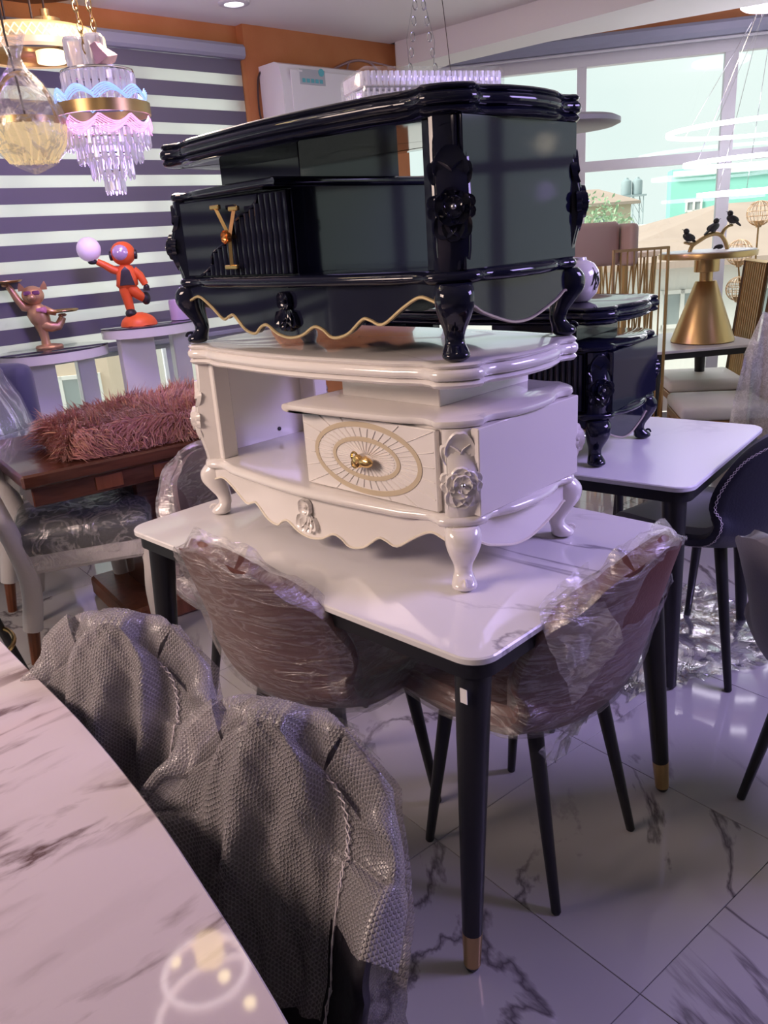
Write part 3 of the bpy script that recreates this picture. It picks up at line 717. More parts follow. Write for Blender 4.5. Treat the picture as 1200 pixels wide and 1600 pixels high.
t3, MT3 = dining_table('pale stone dining table near the window under the brass pedestal table', (2.20, 4.49), R(5.5), .68, .70, top2_m, [None] * 4, False)

# foreground veined stone table
edge = [(-.83, 1.50), (-.696, 1.338), (-.515, 1.125), (-.359, .922), (-.245, .755), (-.14, .592), (-.055, .44), (.03, .25), (.06, .10)]
eg = cat(edge, 5); 
poly = [(x, y) for x, y in eg] + [(-.25, -.35), (-.75, -.45), (-1.25, -.30), (-1.75, .3), (-1.75, 1.0), (-1.45, 1.45), (-1.1, 1.62)]
poly = poly[::-1]
C_ = Vector((-.8, .55))
t = thing('marble_table', 'large pink-tinted veined stone table in the foreground reflecting lit rings', 'table', (C_.x, C_.y, 0))
b = MB(); q = [(x - C_.x, y - C_.y) for x, y in poly]; ri = [(x * .996, y * .996) for x, y in q]
b.loft([[(x, y, .742) for x, y in ri], [(x, y, .745) for x, y in q], [(x, y, .757) for x, y in q], [(x, y, .760) for x, y in ri]]); b.build('tabletop', pink_m, t, 30)
b = MB(); b.lathe([(.40, 0), (.40, .03), (.36, .05), (.18, .12), (.15, .4), (.2, .68), (.34, .741)], 40); b.build('pedestal', blackmetal_m, t)

# ------------------------------------------------------------------ upholstered shell chairs
def rowz(rows, k): return cat(rows, k)
ROWS = [(.225, .448, .185, 0, 0), (.20, .462, .205, 0, .004), (.05, .452, .225, 0, .02), (-.10, .448, .235, .0, .045), (-.175, .47, .24, .03, .07), (-.215, .54, .24, .085, .05), (-.245, .65, .235, .10, .01), (-.275, .76, .215, .085, -.015), (-.295, .835, .165, .05, -.035), (-.302, .868, .09, .015, -.02)]
def shell_grid(rows, nu, off=0, noise=0, sc=1, seed=0, tuck=0):
    """grid of points (rows along seat->back), with offset along the normal"""
    G = []
    for (y, z, hw, cy, cz) in rows:
        r = []
        for j in range(nu):
            u = -1 + 2 * j / (nu - 1); a = abs(u) ** 2.3
            r.append(Vector((hw * u * sc, y + cy * a, z + cz * a)))
        G.append(r)
    if off or noise:
        H = []
        for i, r in enumerate(G):
            h = []
            for j, p in enumerate(r):
                a = G[min(i + 1, len(G) - 1)][j] - G[max(i - 1, 0)][j]; b = r[min(j + 1, nu - 1)] - r[max(j - 1, 0)]
                n = a.cross(b)
                if n.length > 0: n.normalize()
                h.append(p + n * (off + noise * wob(p.x * 2 + seed, (p.z + p.y) * 2, 1.6)))
            H.append(h)
        return H
    return G
def shell_solid(b, rows, nu, t_in, t_out, noise=0, seed=0):
    A = shell_grid(rows, nu, t_in, noise, 1, seed); B = shell_grid(rows, nu, -t_out, noise, 1, seed + 3)
    nr = len(A); vs = []; fs = []
    for i in range(nr): vs += A[i]
    for i in range(nr): vs += B[i]
    o = nr * nu
    for i in range(nr - 1):
        for j in range(nu - 1):
            a = i * nu + j; fs.append((a, a + 1, a + nu + 1, a + nu)); fs.append((o + a, o + a + nu, o + a + nu + 1, o + a + 1))
    # rounded rim: an extra loop pushed outwards
    loop = [(0, j) for j in range(nu)] + [(i, nu - 1) for i in range(1, nr)] + [(nr - 1, j) for j in range(nu - 2, -1, -1)] + [(i, 0) for i in range(nr - 2, 0, -1)]
    cen = len(vs); m = len(loop); mid = []
    for k, (i, j) in enumerate(loop):
        p = (A[i][j] + B[i][j]) / 2; ii = min(max(i, 1), nr - 2); jj = min(max(j, 1), nu - 2)
        d = p - (A[ii][jj] + B[ii][jj]) / 2
        if d.length > 1e-6: d.normalize()
        mid.append(p + d * (t_in + t_out) * .35)
    vs += mid
    for k in range(m):
        i, j = loop[k]; i2, j2 = loop[(k + 1) % m]; a, a2 = i * nu + j, i2 * nu + j2; c, c2 = cen + k, cen + (k + 1) % m
        fs.append((a, c, c2, a2)); fs.append((o + a, o + a2, c2, c))
    b.add(vs, fs); return A, B, mid, loop
CH_ROWS = cat(ROWS, 4)
def chair_legs(t, feet, tops, m=None, r0=.011, r1=.019):
    for f, p in zip(feet, tops):
        b = MB(); b.tube([(f[0], f[1], .004), p], [r0, r1], 12); lo = b.build('leg', m or blackmetal_m, t)
        b = MB(); b.tube([(f[0], f[1], 0), (f[0], f[1], .006)], [r0 * .8, r0], 10); b.build('foot_pad', screw_m, lo)
FEET = [(-.178, .184), (.178, .184), (-.172, -.184), (.172, -.184)]
TOPS = [(-.14, .13, .44), (.14, .13, .44), (-.13, -.10, .44), (.13, -.10, .44)]
def seam(t, name, pts, nrm, w=.012, step=.011, r=.0011):
    """cross stitches along a polyline"""
    b = MB(); P = [Vector(p) for p in pts]; L_ = 0; 
    for (p, q), n in zip(zip(P[:-1], P[1:]), nrm):
        d = q - p; k = max(1, int(d.length / step)); s = d.cross(n)
        if s.length == 0: continue
        s = s.normalized() * w / 2
        for i in range(k):
            a, c = p + d * (i / k), p + d * ((i + 1) / k)
            b.tube([a - s + n * .001, c + s + n * .001], r, 4, caps=False); b.tube([a + s + n * .001, c - s + n * .001], r, 4, caps=False)
    return b.build(name, stitch_m, t)
def shell_chair(label, loc, rz, m_out, m_in, group=None, stitch=True, seatm=None):
    t = thing('dining_chair', label, 'chair', (*loc, 0), rz, group)
    nu = 23
    b = MB(); A, B, mid, loop = shell_solid(b, CH_ROWS, nu, .012, .022); sh = b.build('shell', m_out, t, 60)
    # inner upholstery: seat pad and back pad follow the shell
    G = shell_grid(CH_ROWS[:15], nu, .026, .0, .90); G0 = shell_grid(CH_ROWS[:15], nu, .006, 0, .93)
    b = MB(); loftpad(b, G, G0); b.build('seat_pad', seatm or m_in, t, 60)
    G = shell_grid(CH_ROWS[17:-2], nu, .024, .0, .90); G0 = shell_grid(CH_ROWS[17:-2], nu, .006, 0, .93)
    b = MB(); loftpad(b, G, G0); b.build('back_pad', m_in, t, 60)
    if stitch:
        k = [i for i, (r, j) in enumerate(loop) if 6 < r]
        pts = [B[r][j] for r, j in loop if r > 5]; pts = [p for p in pts]
        nr = []
        for r, j in loop:
            if r > 5:
                n = (B[r][j] - A[r][j]); n.normalize(); nr.append(n)
        seam(t, 'stitching', pts[:-1], nr[:-2], .008, .010, .0008)
    chair_legs(t, FEET, TOPS)
    return t
def loftpad(b, G, G0):
    nr, nu = len(G), len(G[0]); vs = [p for r in G for p in r] + [p for r in G0 for p in r]; o = nr * nu; fs = []
    for i in range(nr - 1):
        for j in range(nu - 1):
            a = i * nu + j; fs.append((a, a + 1, a + nu + 1, a + nu))
    loop = [(0, j) for j in range(nu)] + [(i, nu - 1) for i in range(1, nr)] + [(nr - 1, j) for j in range(nu - 2, -1, -1)] + [(i, 0) for i in range(nr - 2, 0, -1)]
    for k in range(len(loop)):
        (i, j), (p, q) = loop[k], loop[(k + 1) % len(loop)]; a, c = i * nu + j, p * nu + q
        fs.append((a, o + a, o + c, c))
    b.add(vs, fs)
def grid_uv(o, nr, nu, G):
    me = o.data; uvl = me.uv_layers.new(name='UVMap')
    U = [[0.0] * nu for _ in range(nr)]; V = [[0.0] * nu for _ in range(nr)]
    for i in range(nr):
        for j in range(1, nu): U[i][j] = U[i][j - 1] + (G[i][j] - G[i][j - 1]).length
        mid_ = U[i][nu // 2]
        for j in range(nu): U[i][j] -= mid_
        if i: 
            for j in range(nu): V[i][j] = V[i - 1][j] + (G[i][j] - G[i - 1][j]).length
    for l in me.loops:
        i, j = divmod(l.vertex_index, nu); uvl.data[l.index].uv = (U[i][j], V[i][j])
def open_grid(name, G, m, par, skip=None, smooth=60, uv=False):
    nr, nu = len(G), len(G[0]); fs = []
    for i in range(nr - 1):
        for j in range(nu - 1):
            if skip and skip(i, j): continue
            a = i * nu + j; fs.append((a, a + 1, a + nu + 1, a + nu))
    me = bpy.data.meshes.new(name); me.from_pydata([tuple(p) for r in G for p in r], [], fs); me.update(); me.shade_smooth(); me.materials.append(m)
    o = bpy.data.objects.new(name, me); COL.objects.link(o); o.parent = par
    if uv: grid_uv(o, nr, nu, G)
    return o
def wrap_around(t, rows, nu, off, amp, m, seed, skip_o=None, skip_i=None, name='plastic_wrap'):
    """film around both sides of a shell"""
    O = shell_grid(rows, nu, -(.022 + off), 0, 1.03, seed); I = shell_grid(rows, nu, .030 + off, 0, 1.02, seed)
    for Gx, s in ((O, 1), (I, -1)):
        for i, r in enumerate(Gx):
            for j, p in enumerate(r):
                w = wob(p.x * 3 + seed, p.z * 3 + p.y, 2.1) * amp + wob(p.x * 9 + seed, (p.z - p.x) * 6, 2) * amp * .5
                n = Vector((0, -s * (.6 if i > 14 else .15), -s * (.3 if i > 14 else .9))); r[j] = p + n * w
    a = open_grid(name, O, m, t, skip_o)
    # inner side and rim go into the same film
    nr = len(O); bm = bmesh.new(); bm.from_mesh(a.data)
    def addgrid(Gx, sk):
        V = [[bm.verts.new(p) for p in r] for r in Gx]
        for i in range(len(Gx) - 1):
            for j in range(len(Gx[0]) - 1):
                if sk and sk(i, j): continue
                bm.faces.new((V[i][j], V[i][j + 1], V[i + 1][j + 1], V[i + 1][j])).smooth = True
    addgrid(I, skip_i)
    top = [O[-1], [(p + q) / 2 + Vector((0, 0, .012)) for p, q in zip(O[-1], I[-1])], I[-1]]; addgrid(top, None)
    for e in (0, nu - 1):
        sx = -1 if e == 0 else 1
        side = [[O[i][e] for i in range(nr)], [(O[i][e] + I[i][e]) / 2 + Vector((sx * .012, 0, 0)) for i in range(nr)], [I[i][e] for i in range(nr)]]; addgrid(side, None)
    bm.to_mesh(a.data); bm.free(); return a

# two film-wrapped brown chairs at the main table
c1 = shell_chair('brown shell chair wrapped in torn stretch film at the front-left side of the main table', (-.165, 1.795), R(45) - PI / 2, brown_m, brown_m, None, False)
wr = cat(ROWS, 5)
wrap_around(c1, wr, 27, .010, .006, wrap_m, 1, lambda i, j: (19 <= i <= 21 and 13 <= j <= 16))
# film pulled from the back's side to the seat front
def drape(name, P0, P1, sag, m, par, n=14, k=9, amp=.01, seed=0):
    G = []
    for i in range(k):
        q = i / (k - 1); r = []
        for j in range(n):
            u = j / (n - 1); a, c = Vector(P0[0]).lerp(Vector(P0[1]), u), Vector(P1[0]).lerp(Vector(P1[1]), u)
            p = a.lerp(c, q); p.z -= sag * math.sin(PI * q) * (.4 + .6 * math.sin(PI * u)); p += Vector((wob(u * 4 + seed, q * 3, 2), wob(q * 4, u * 3 + seed, 2.3), wob(u * 5, q * 5 + seed, 1.7))) * amp
            r.append(p)
        G.append(r)
    return open_grid(name, G, m, par)
drape('film_skirt', ((.22, -.19, .74), (.21, .22, .46)), ((.26, -.22, .50), (.24, .24, .40)), .0, wrap_m, c1, seed=2, amp=.012)
drape('film_tail', ((-.21, -.15, .45), (.21, -.13, .43)), ((-.14, -.10, .30), (.20, -.02, .26)), .0, bag_m, c1, seed=4, amp=.014)
c2 = shell_chair('brown shell chair, film slipping off its top, at the right end of the main table', (.314, 1.652), R(135) - PI / 2, brown_m, brown_m, None, False)
nr2 = len(wr)
wrap_around(c2, wr, 27, .007, .006, wrap_m, 5, lambda i, j: nr2 - 14 < i < nr2 - 5 and j > 7 and (i - (nr2 - 14)) < 12 or (nr2 - 13 < i < nr2 - 3 and 10 < j < 23), lambda i, j: nr2 - 12 < i < nr2 - 2 and 7 < j < 22)
drape('film_bunch', ((.24, -.23, .70), (-.25, -.25, .73)), ((.23, -.215, .64), (-.24, -.25, .67)), .02, bag_m, c2, 22, 7, .007, 3)
drape('film_bunch', ((-.15, -.23, .86), (-.27, -.20, .80)), ((-.16, -.32, .72), (-.26, -.27, .62)), .0, wrap2_m, c2, 10, 10, .007, 8)
drape('film_tail', ((-.20, -.17, .44), (.2, -.15, .45)), ((-.12, -.14, .34), (.12, -.10, .36)), .0, bag_m, c2, seed=6, amp=.014)
drape('film_front', ((.23, -.10, .50), (.24, .24, .45)), ((.20, -.05, .40), (.20, .22, .37)), .0, wrap2_m, c2, seed=9, amp=.014)
c3 = shell_chair('mauve wrapped shell chair at the left end of the main table behind the ivory stand', (-.36, 2.292), R(-45) - PI / 2, mat('mauve_leather', (.23, .16, .20), .5), mat('mauve_leather', (.23, .16, .20)), None, False)
wrap_around(c3, wr, 27, .004, .005, wrap2_m, 11)

# navy chair and the other chairs round the second table
shell_chair('navy leather shell chair with white cross stitching at the end of the right-hand table', (1.10, 2.50), R(127) - PI / 2, navy_m, grey_m, None, True, grey_m).scale = (1.1, 1.05, 1.06)
shell_chair('grey shell chair with rounded back tucked under the near side of the right-hand table', (.44, 2.33), R(52) - PI / 2, grey_m, grey_m, None, False)
shell_chair('grey leather shell chair cut off by the right edge of the picture', (1.10, 1.60), R(12) - PI / 2, mat('slate_leather', (.13, .125, .16), .4, bump=(150, .1)), mat('slate_leather', (.13, .125, .16)), None, False).scale = (1, 1, .93)
shell_chair('black leather shell chair at the far right edge near the draped chair', (2.08, 3.30), R(-20) - PI / 2, mat('black_leather', (.03, .032, .04), .4), mat('black_leather', (.03, .032, .04)), None, True).scale = (1.1, 1.1, 1.17)
shell_chair('blush leather shell chair with stitched edge behind the second black stand', (1.10, 3.55), R(-60) - PI / 2, pinkleather_m, navy_m, None, True)

# ------------------------------------------------------------------ armchairs under bubble wrap
WROWS = [(.24, .42, .19, 0, 0), (.21, .47, .21, 0, .0), (.05, .47, .23, 0, .02), (-.12, .46, .235, .02, .05), (-.19, .50, .245, .08, .09), (-.23, .60, .245, .115, .045), (-.255, .70, .24, .075, .0), (-.275, .78, .225, .045, -.05), (-.29, .835, .18, .03, -.06), (-.295, .862, .10, .02, -.025)]
def bubble_chair(label, loc, rz, seed):
    t = thing('armchair', label, 'chair', (*loc, 0), rz, None)
    rows = cat(WROWS, 4); nu = 29
    b = MB(); srows = [(y - (.010 if i > 16 else .002), z - (.018 if i > 24 else 0), hw * .93, cy, cz) for i, (y, z, hw, cy, cz) in enumerate(rows)]
    A, B, mid, loop = shell_solid(b, srows, nu, .004, .018); b.build('shell', char_m, t, 60)
    b = MB(); loftpad(b, shell_grid(rows[:13], nu, .036, 0, .84), shell_grid(rows[:13], nu, .006, 0, .86)); b.build('seat_pad', char_m, t, 60)
    nr = []
    pl = [(r, j) for r, j in loop if r > 10]
    pts = [A[r][max(2, min(nu - 3, j))] for r, j in pl]
    for r, j in pl: n = (A[r][j] - B[r][j]).normalized(); nr.append(n)
    chair_legs(t, FEET, TOPS)
    t.scale = (.80, .95, 1)
    # bubble wrap: from the seat up the inner face, over the top and down outside
    inn = shell_grid(rows, nu, .030, 0, 1.02); hug = shell_grid(srows, nu, .0200, 0, 1.04)
    def sst(u): q = max(0, min(1, (min(u, 1.02 - u) - .20) / .12)); return q * q * (3 - 2 * q)
    inn = [[h.lerp(p, sst(j / (nu - 1))) for j, (p, h) in enumerate(zip(r, hr))] for r, hr in zip(inn, hug)]
    out = shell_grid(rows, nu, -.034, 0, 1.03)
    G = []
    st = 15
    N_ = len(rows)
    sel = [inn[i] for i in range(st, N_)] 
    last_i, last_o = inn[-1], out[-1]
    sel.append([(p * .5 + q * .5) + Vector((0, 0, .020)) for p, q in zip(last_i, last_o)])
    sel += [out[i] for i in range(N_ - 1, st - 1, -1)]
    base = [p.copy() for p in out[st]]
    for k in range(1, 9):
        sel.append([p + Vector((p.x * .012 * k, -.006 * k + .01 * math.sin(p.x * 40 + seed) * k / 8, -.035 * k)) for p in base])
    # subdivide
    H = []
    for i in range(len(sel) - 1):
        for q in (0, .5): H.append([a.lerp(c, q) for a, c in zip(sel[i], sel[i + 1])])
    H.append(sel[-1])
    K = []
    for r in H:
        rr = []
        for j in range(nu - 1):
            rr.append(r[j]); rr.append((r[j] + r[j + 1]) / 2)
        rr.append(r[-1]); K.append(rr)
    n1 = len(K); pk = (N_ - st) * 2
    for i, r in enumerate(K):
        dist = abs(i - pk) / pk; ww = min(1, dist * 1.5)
        for j, p in enumerate(r):
            u = j / (len(r) - 1)
            fold = (math.sin(u * 17 + seed * 2 + dist * 1.2) + .6 * math.sin(u * 31 + seed * 5 - dist * 2.2)) * .015 * ww + .004 * wob(u * 5 + seed, dist * 4, 1.2)
            if i < pk: p.y += (fold + .017) * 1.25 * (.35 + .65 * ww) * sst(u); p.z += (fold + .017) * .5 * sst(u)
            else: p.y -= abs(fold) * .8 + .004
    # flare at the sides so that the sheet hangs free beyond the wing
    for i, r in enumerate(K):
        for e, s in ((0, -1), (len(r) - 1, 1)):
            r[e] = r[e] + (Vector((s * .012, .004, .002)) if i < pk else Vector((s * (.016 if s < 0 else .006), -.008, -.004)))
    def hole(i, j):      # the near wing pokes out of the sheet
        u = j / (len(K[0]) - 1)
        if i < pk and u < .17 and i < (12 if seed == 2 else 8): return True
        if i < pk and u > .93 and i < 12: return True
        return False
    bw = open_grid('bubble_wrap', K, bubble_m, t, hole, 60, True)
    # strips of the same sheet folded over the wings' edges
    for e in (0, nu - 1):
        i0 = (21 if seed == 2 else 19) if e == 0 else 21; sx = -1 if e == 0 else 1
        S = []
        for i in range(i0, N_):
            a_, c_ = K[(i - st) * 2][0 if e == 0 else -1], out[i][e]
            md = (a_ + c_) / 2; dv = Vector((sx * (.020 if e == 0 else .012), 0, .004 + .016 * max(0, min(1, (i - 24) / 6)))); fv = (a_ - c_).normalized(); S.append([a_ + fv * .003, a_ + dv * .55 + fv * .012, a_.lerp(md, .4) + dv * .95 + fv * .010, md + dv * 1.15, c_.lerp(md, .4) + dv * .95, c_ + Vector((sx * .004, -.006, 0))])
        open_grid('bubble_wrap', S, bubble_m, t, None, 60, True)
    # stitching seam on the inner face near the wing's edge, on the near (right) side in view
    jj = int(nu * .17); pts = []; nn = []
    for s2 in (1,):
        col = [inn[i][jj] for i in range(9, N_ - 3)]
        pts = [p + (inn[i][jj] - out[i][jj]).normalized() * .0016 for i, p in zip(range(9, N_ - 3), col)]
        nn = [(inn[i][jj] - out[i][jj]).normalized() for i in range(9, N_ - 3)]
        seam(t, 'cross_stitching', pts, nn[:-1], .013, .0125, .0012)
    return t
bubble_chair('charcoal armchair under bubble wrap nearest the camera, dark wing poking out', (-.285, .685), R(-116) - PI / 2, 2)
bubble_chair('charcoal armchair under bubble wrap at the far end of the veined foreground table', (-.555, .995), R(-108) - PI / 2, 5)

# ------------------------------------------------------------------ left side: wooden table, fur cushion, foam-wrapped chairs, stool
WT = T(-1.229, 2.655, 0) @ Rz(R(34.7))      # local x along the near edge to the right, y into the room's depth
t = thing('wooden_table', 'dark polished wooden table with pedestal leg carrying the pink fur cushion', 'table', M=WT)
b = MB(); b.box((.65, .36, .735), (1.3, .72, .05), .008); b.build('tabletop', wood_m, t, 0)
b = MB(); b.box((.65, .36, .672), (1.24, .66, .075), .004); b.build('apron', wood_m, t, 0)
for k in range(5):
    b = MB(); b.box((.30 + .22 * k, .028, .672), (.10, .006, .05), .001); b.build('inlay', wood2_m, t, 0)
b = MB(); b.box((.62, .40, .36), (.34, .30, .56), .012); b.build('pedestal', wood_m, t, 0)
b = MB(); b.box((.62, .40, .045), (.62, .52, .09), .012); b.build('base', wood2_m, t, 0)

def fur(label, M, a, b_, h):
    t = thing('fur_cushion', label, 'cushion', M=M); rng = random.Random(3)
    base = MB(); P = rrect(a, b_, .09, 8); prof = [(0, .0), (0, .03), (.004, h * .55), (.03, h * .78), (.07, h * .92), (.13, h)]
    base.loft([[(x * (1 - d / a), y * (1 - d / b_), z) for x, y in P] for d, z in prof]); base.build('cushion', fur2_m, t, 60)
    for key, m, cnt in (('fur', fur_m, 9500), ('fur_tips', furtip_m, 2600)):
        vs, fs = [], []
        def flow(x, y): return Vector((math.sin(x * 9 + y * 6) * .7 + .3 * math.sin(y * 21), math.cos(x * 7 - y * 9) * .6 - .25, 0))
        for i in range(cnt):
            if rng.random() < .55:
                x, y = rng.uniform(-a, a) * .97, rng.uniform(-b_, b_) * .97; z = h * (.97 - .40 * max(abs(x) / a, abs(y) / b_) ** 4); n = Vector((x * .3, y * .5, 1)).normalized()
            else:
                s_ = rng.random(); z = rng.uniform(.01, h * .9)
                if s_ < .62: x, y, n = rng.uniform(-a, a), -b_, Vector((0, -1, .35))
                elif s_ < .8: x, y, n = -a, rng.uniform(-b_, b_), Vector((-1, 0, .35))
                else: x, y, n = a, rng.uniform(-b_, b_), Vector((1, 0, .35))
                k = 1 - .10 * (z / h) ** 2; x *= k * .985; y *= k * .985
                n.normalize()
            p = Vector((x, y, z)); d = (n * .55 + flow(x, y + z) * .75 + Vector((rng.gauss(0, .25), rng.gauss(0, .25), rng.gauss(0, .15) - .25 * (n.z < .6)))).normalized()
            L_ = rng.uniform(.045, .095) * (1 + .3 * math.sin(x * 31) * math.cos(y * 27)); w = rng.uniform(.0011, .0022); s = d.cross(n)
            if s.length < 1e-4: s = Vector((1, 0, 0))
            s = s.normalized() * w; k0 = len(vs); p1 = p + d * L_ * .5 + n * .006; p2 = p + d * L_ + Vector((0, 0, -.012)) + s * rng.uniform(-3, 3)
            if p2.z < .004: p2.z = .004
            if p1.z < .004: p1.z = .004
            vs += [p - s, p + s, p1 + s, p1 - s, p2]; fs += [(k0, k0 + 1, k0 + 2, k0 + 3), (k0 + 3, k0 + 2, k0 + 4)]
        me = bpy.data.meshes.new(key); me.from_pydata([tuple(v) for v in vs], [], fs); me.update(); me.materials.append(m)
        o = bpy.data.objects.new(key, me); COL.objects.link(o); o.parent = t; o['kind'] = 'stuff'
fur('dusty pink shaggy fur cushion lying on the dark wooden table', WT @ T(.60, .27, .762), .42, .20, .12)

def foam_chair(label, loc, rz):
    t = thing('dining_chair', label, 'chair', (*loc, 0), rz, None)      # faces +x
    b = MB(); pts = [(-.235, -.215), (.235, -.24), (.25, -.12), (.262, 0), (.25, .12), (.235, .24), (-.235, .215)]
    pr = [(.0, .38), (.0, .425), (-.012, .445)]
    b.loft([[(x * (1 - d * 2), y * (1 - d * 2), z) for x, y in pts] for d, z in ((.02, .36), (0, .375), (0, .425), (.01, .435))]); b.build('seat_rail', foam_m, t, 30)
    b = MB(); rings = []
    for d, z in ((.0, .436), (-.012, .455), (-.014, .485), (.01, .512), (.06, .528), (.2, .535)):
        rings.append([(x * (1 - d * 2), y * (1 - d * 2), z + .004 * wob(x * 3, y * 3)) for x, y in pts])
    b.loft(rings); cu = b.build('seat_cushion', cushion_m, t, 70)
    b = MB(); rings = []
    for d, z in ((.004, .37), (-.014, .40), (-.020, .46), (-.022, .49), (.0, .520), (.05, .536), (.19, .544)):
        rr = []
        n = len(pts)
        for i in range(n):
            for q in range(5):
                p = Vector(pts[i]).lerp(Vector(pts[(i + 1) % n]), q / 5) * (1 - d * 2); w = wob(p.x * 6 + z * 9, p.y * 6 - z * 4, 2) * .006
                rr.append((p.x * (1 + w * 2), p.y * (1 + w * 2), z + w))
        rings.append(rr)
    b.loft(rings, True, True); b.build('poly_bag', bag_m, t, 70)
    for sy in (-1, 1):
        b = MB(); b.tube(cat([(.215, sy * .205, .43), (.235, sy * .215, .34), (.225, sy * .21, .2), (.235, sy * .215, .03)], 5), [.036] * 16, 12); lo = b.build('front_leg', foam_m, t)
        b = MB(); b.tube([(.235, sy * .215, .03), (.237, sy * .215, .0)], [.026, .024], 10); b.build('wood_foot', wood2_m, lo)
        b = MB(); b.tube(cat([(-.35, sy * .21, .98), (-.285, sy * .205, .70), (-.225, sy * .20, .45), (-.21, sy * .20, .3), (-.235, sy * .2, .14)], 5), [.036] * 21, 12); lo = b.build('rear_post', foam_m, t)
        b = MB(); b.tube([(-.233, sy * .2, .16), (-.25, sy * .2, .0)], [.024, .019], 10); b.build('wood_foot', wood2_m, lo)
    b = MB(); b.box((0, 0, 0), (.04, .38, .30), .015, T(-.31, 0, .80) @ Ry(R(-13))); b.build('back_panel', foam_m, t, 30)
    return t
foam_chair('chair with grey plastic-bagged cushion and white foam legs nearest the wooden table corner', (-1.20, 3.02), R(20))
foam_chair('second grey bagged chair with foam-wrapped legs, under the wooden table', (-1.50, 3.52), R(20))
# wrapped object at the left edge
t = thing('wrapped_armchair', 'blue armchair in clear plastic at the left edge beside the oval pedestal table', 'chair', (-2.08, 3.86, 0), R(-20))
blue_f = mat('blue_velvet', (.05, .05, .13), .7, sheen=.4)
b = MB(); b.box((0, 0, .30), (.62, .6, .34), .06, None, 3); b.build('seat', blue_f, t, 50)
b = MB(); b.box((0, .26, .68), (.62, .14, .60), .06, None, 3); b.build('backrest', blue_f, t, 50)
for sx in (-1, 1):
    b = MB(); b.box((sx * .30, 0, .50), (.12, .58, .34), .05, None, 3); b.build('armrest', blue_f, t, 50)
    for sy in (-1, 1):
        b = MB(); b.tube([(sx * .24, sy * .22, .14), (sx * .26, sy * .24, 0)], [.025, .018], 8); b.build('leg', blackmetal_m, t)
b = MB(); rings = []
for k in range(12):
    q = k / 11; z = .25 + .80 * q; s = 1 - .55 * q ** 4
    rings.append([(.40 * s * math.cos(2 * PI * j / 36) * (1 + .05 * wob(j, k, 1)), .36 * s * math.sin(2 * PI * j / 36) * (1 + .05 * wob(j + 9, k, 1)) + .05, z) for j in range(36)])
b.loft(rings, True, False); b.build('plastic_cover', film('cover_film', .70, (.62, .66, .72), .2, 7, 1, .5, (1, 1, .4), .5), t, 70)
# black metal stool with gold rings at the left edge
t = thing('bar_stool', 'black legged stool with gold footrest ring and round violet back at left edge', 'stool', (-1.50, 2.44, 0), R(15))
vi = mat('violet_leather', (.30, .24, .38), .45)
for k in range(4):
    a = PI / 4 + k * PI / 2; c, s = math.cos(a), math.sin(a)
    b = MB(); b.tube([(.10 * c, .10 * s, .60), (.26 * c, .26 * s, 0)], [.018, .014], 12); b.build('leg', blackmetal_m, t)
b = MB(); b.torus(.205, .008, 40, 8, T(0, 0, .22)); b.build('footrest_ring', gold_m, t)
b = MB(); b.lathe([(.02, .58), (.19, .60), (.21, .63), (.20, .67), (.16, .69), (.01, .695)], 32); b.build('seat', vi, t)
b = MB(); b.box((0, 0, 0), (.04, .34, .22), .018, T(-.0, .19, .82) @ Rz(R(90)), 3); b.build('backrest', vi, t, 50)
b = MB(); b.tube([(0, .16, .66), (0, .20, .78)], .014, 8); b.build('back_strut', blackmetal_m, t)

# oval pedestal tables and their figures
def oval_table(label, loc, h, a=.29, b_=.20, rz=WA):
    t = thing('pedestal_table', label, 'table', (*loc, 0), rz)
    def ell(s, z): return [(a * s * math.cos(2 * PI * j / 48), b_ * s * math.sin(2 * PI * j / 48), z) for j in range(48)]
    b = MB(); b.loft([ell(1, h - .055), ell(1, h - .008)]); b.build('rim', satin_m, t, 30)
    b = MB(); b.loft([ell(.995, h - .0079), ell(1.01, h - .006), ell(1.01, h - .001), ell(1.0, h)]); b.build('glass_top', darkglass_m, t, 30)
    for x, w in ((-.13, .20), (.17, .10)):
        b = MB(); b.box((x, -.03 if x < 0 else .04, (h - .055) / 2), (w, .05, h - .056), .004); b.build('panel_leg', satin_m, t, 0)
    b = MB(); b.loft([ell(.8, 0), ell(.8, .03)]); b.build('base', satin_m, t, 30)
    return t
oval_table('white oval pedestal table with dark glass top under the gold waiter figurine', (-1.70, 4.38), 1.0)
oval_table('taller white oval pedestal table with dark top under the orange astronaut', (-1.215, 4.60), 1.08)

fs = .0036
def fig(px, pz, cx, cy, dy=0): return Vector(((px - cx) * fs, dy, (cy - pz) * fs))
# orange astronaut
t = thing('astronaut_figurine', 'orange astronaut figurine holding up a pale globe on a taller pedestal table', 'figurine', (-1.265, 4.52, 1.081), R(12))
c = (226, 500)
b = MB(); rings = []
for k in range(7):
    a = k / 6 * PI / 2; rings.append([(.098 * math.cos(a) * math.cos(2 * PI * j / 28), .098 * math.cos(a) * math.sin(2 * PI * j / 28), .066 * math.sin(a) + .003 * wob(j, k, .7)) for j in range(28)])
b.loft(rings[:-1] + [[(.004 * math.cos(2 * PI * j / 28), .004 * math.sin(2 * PI * j / 28), .067) for j in range(28)]]); b.build('moon_base', or_m, t)
f = lambda x, y, d=0: fig(x, y, *c, d)
b = MB()
b.tube([f(217, 478), f(215, 462), f(214, 448), f(216, 442)], [.022, .026, .033, .036], 12)
b.tube([f(238, 462, .03), f(232, 456, .0), f(225, 449), f(220, 443)], [.022, .026, .032, .034], 12)
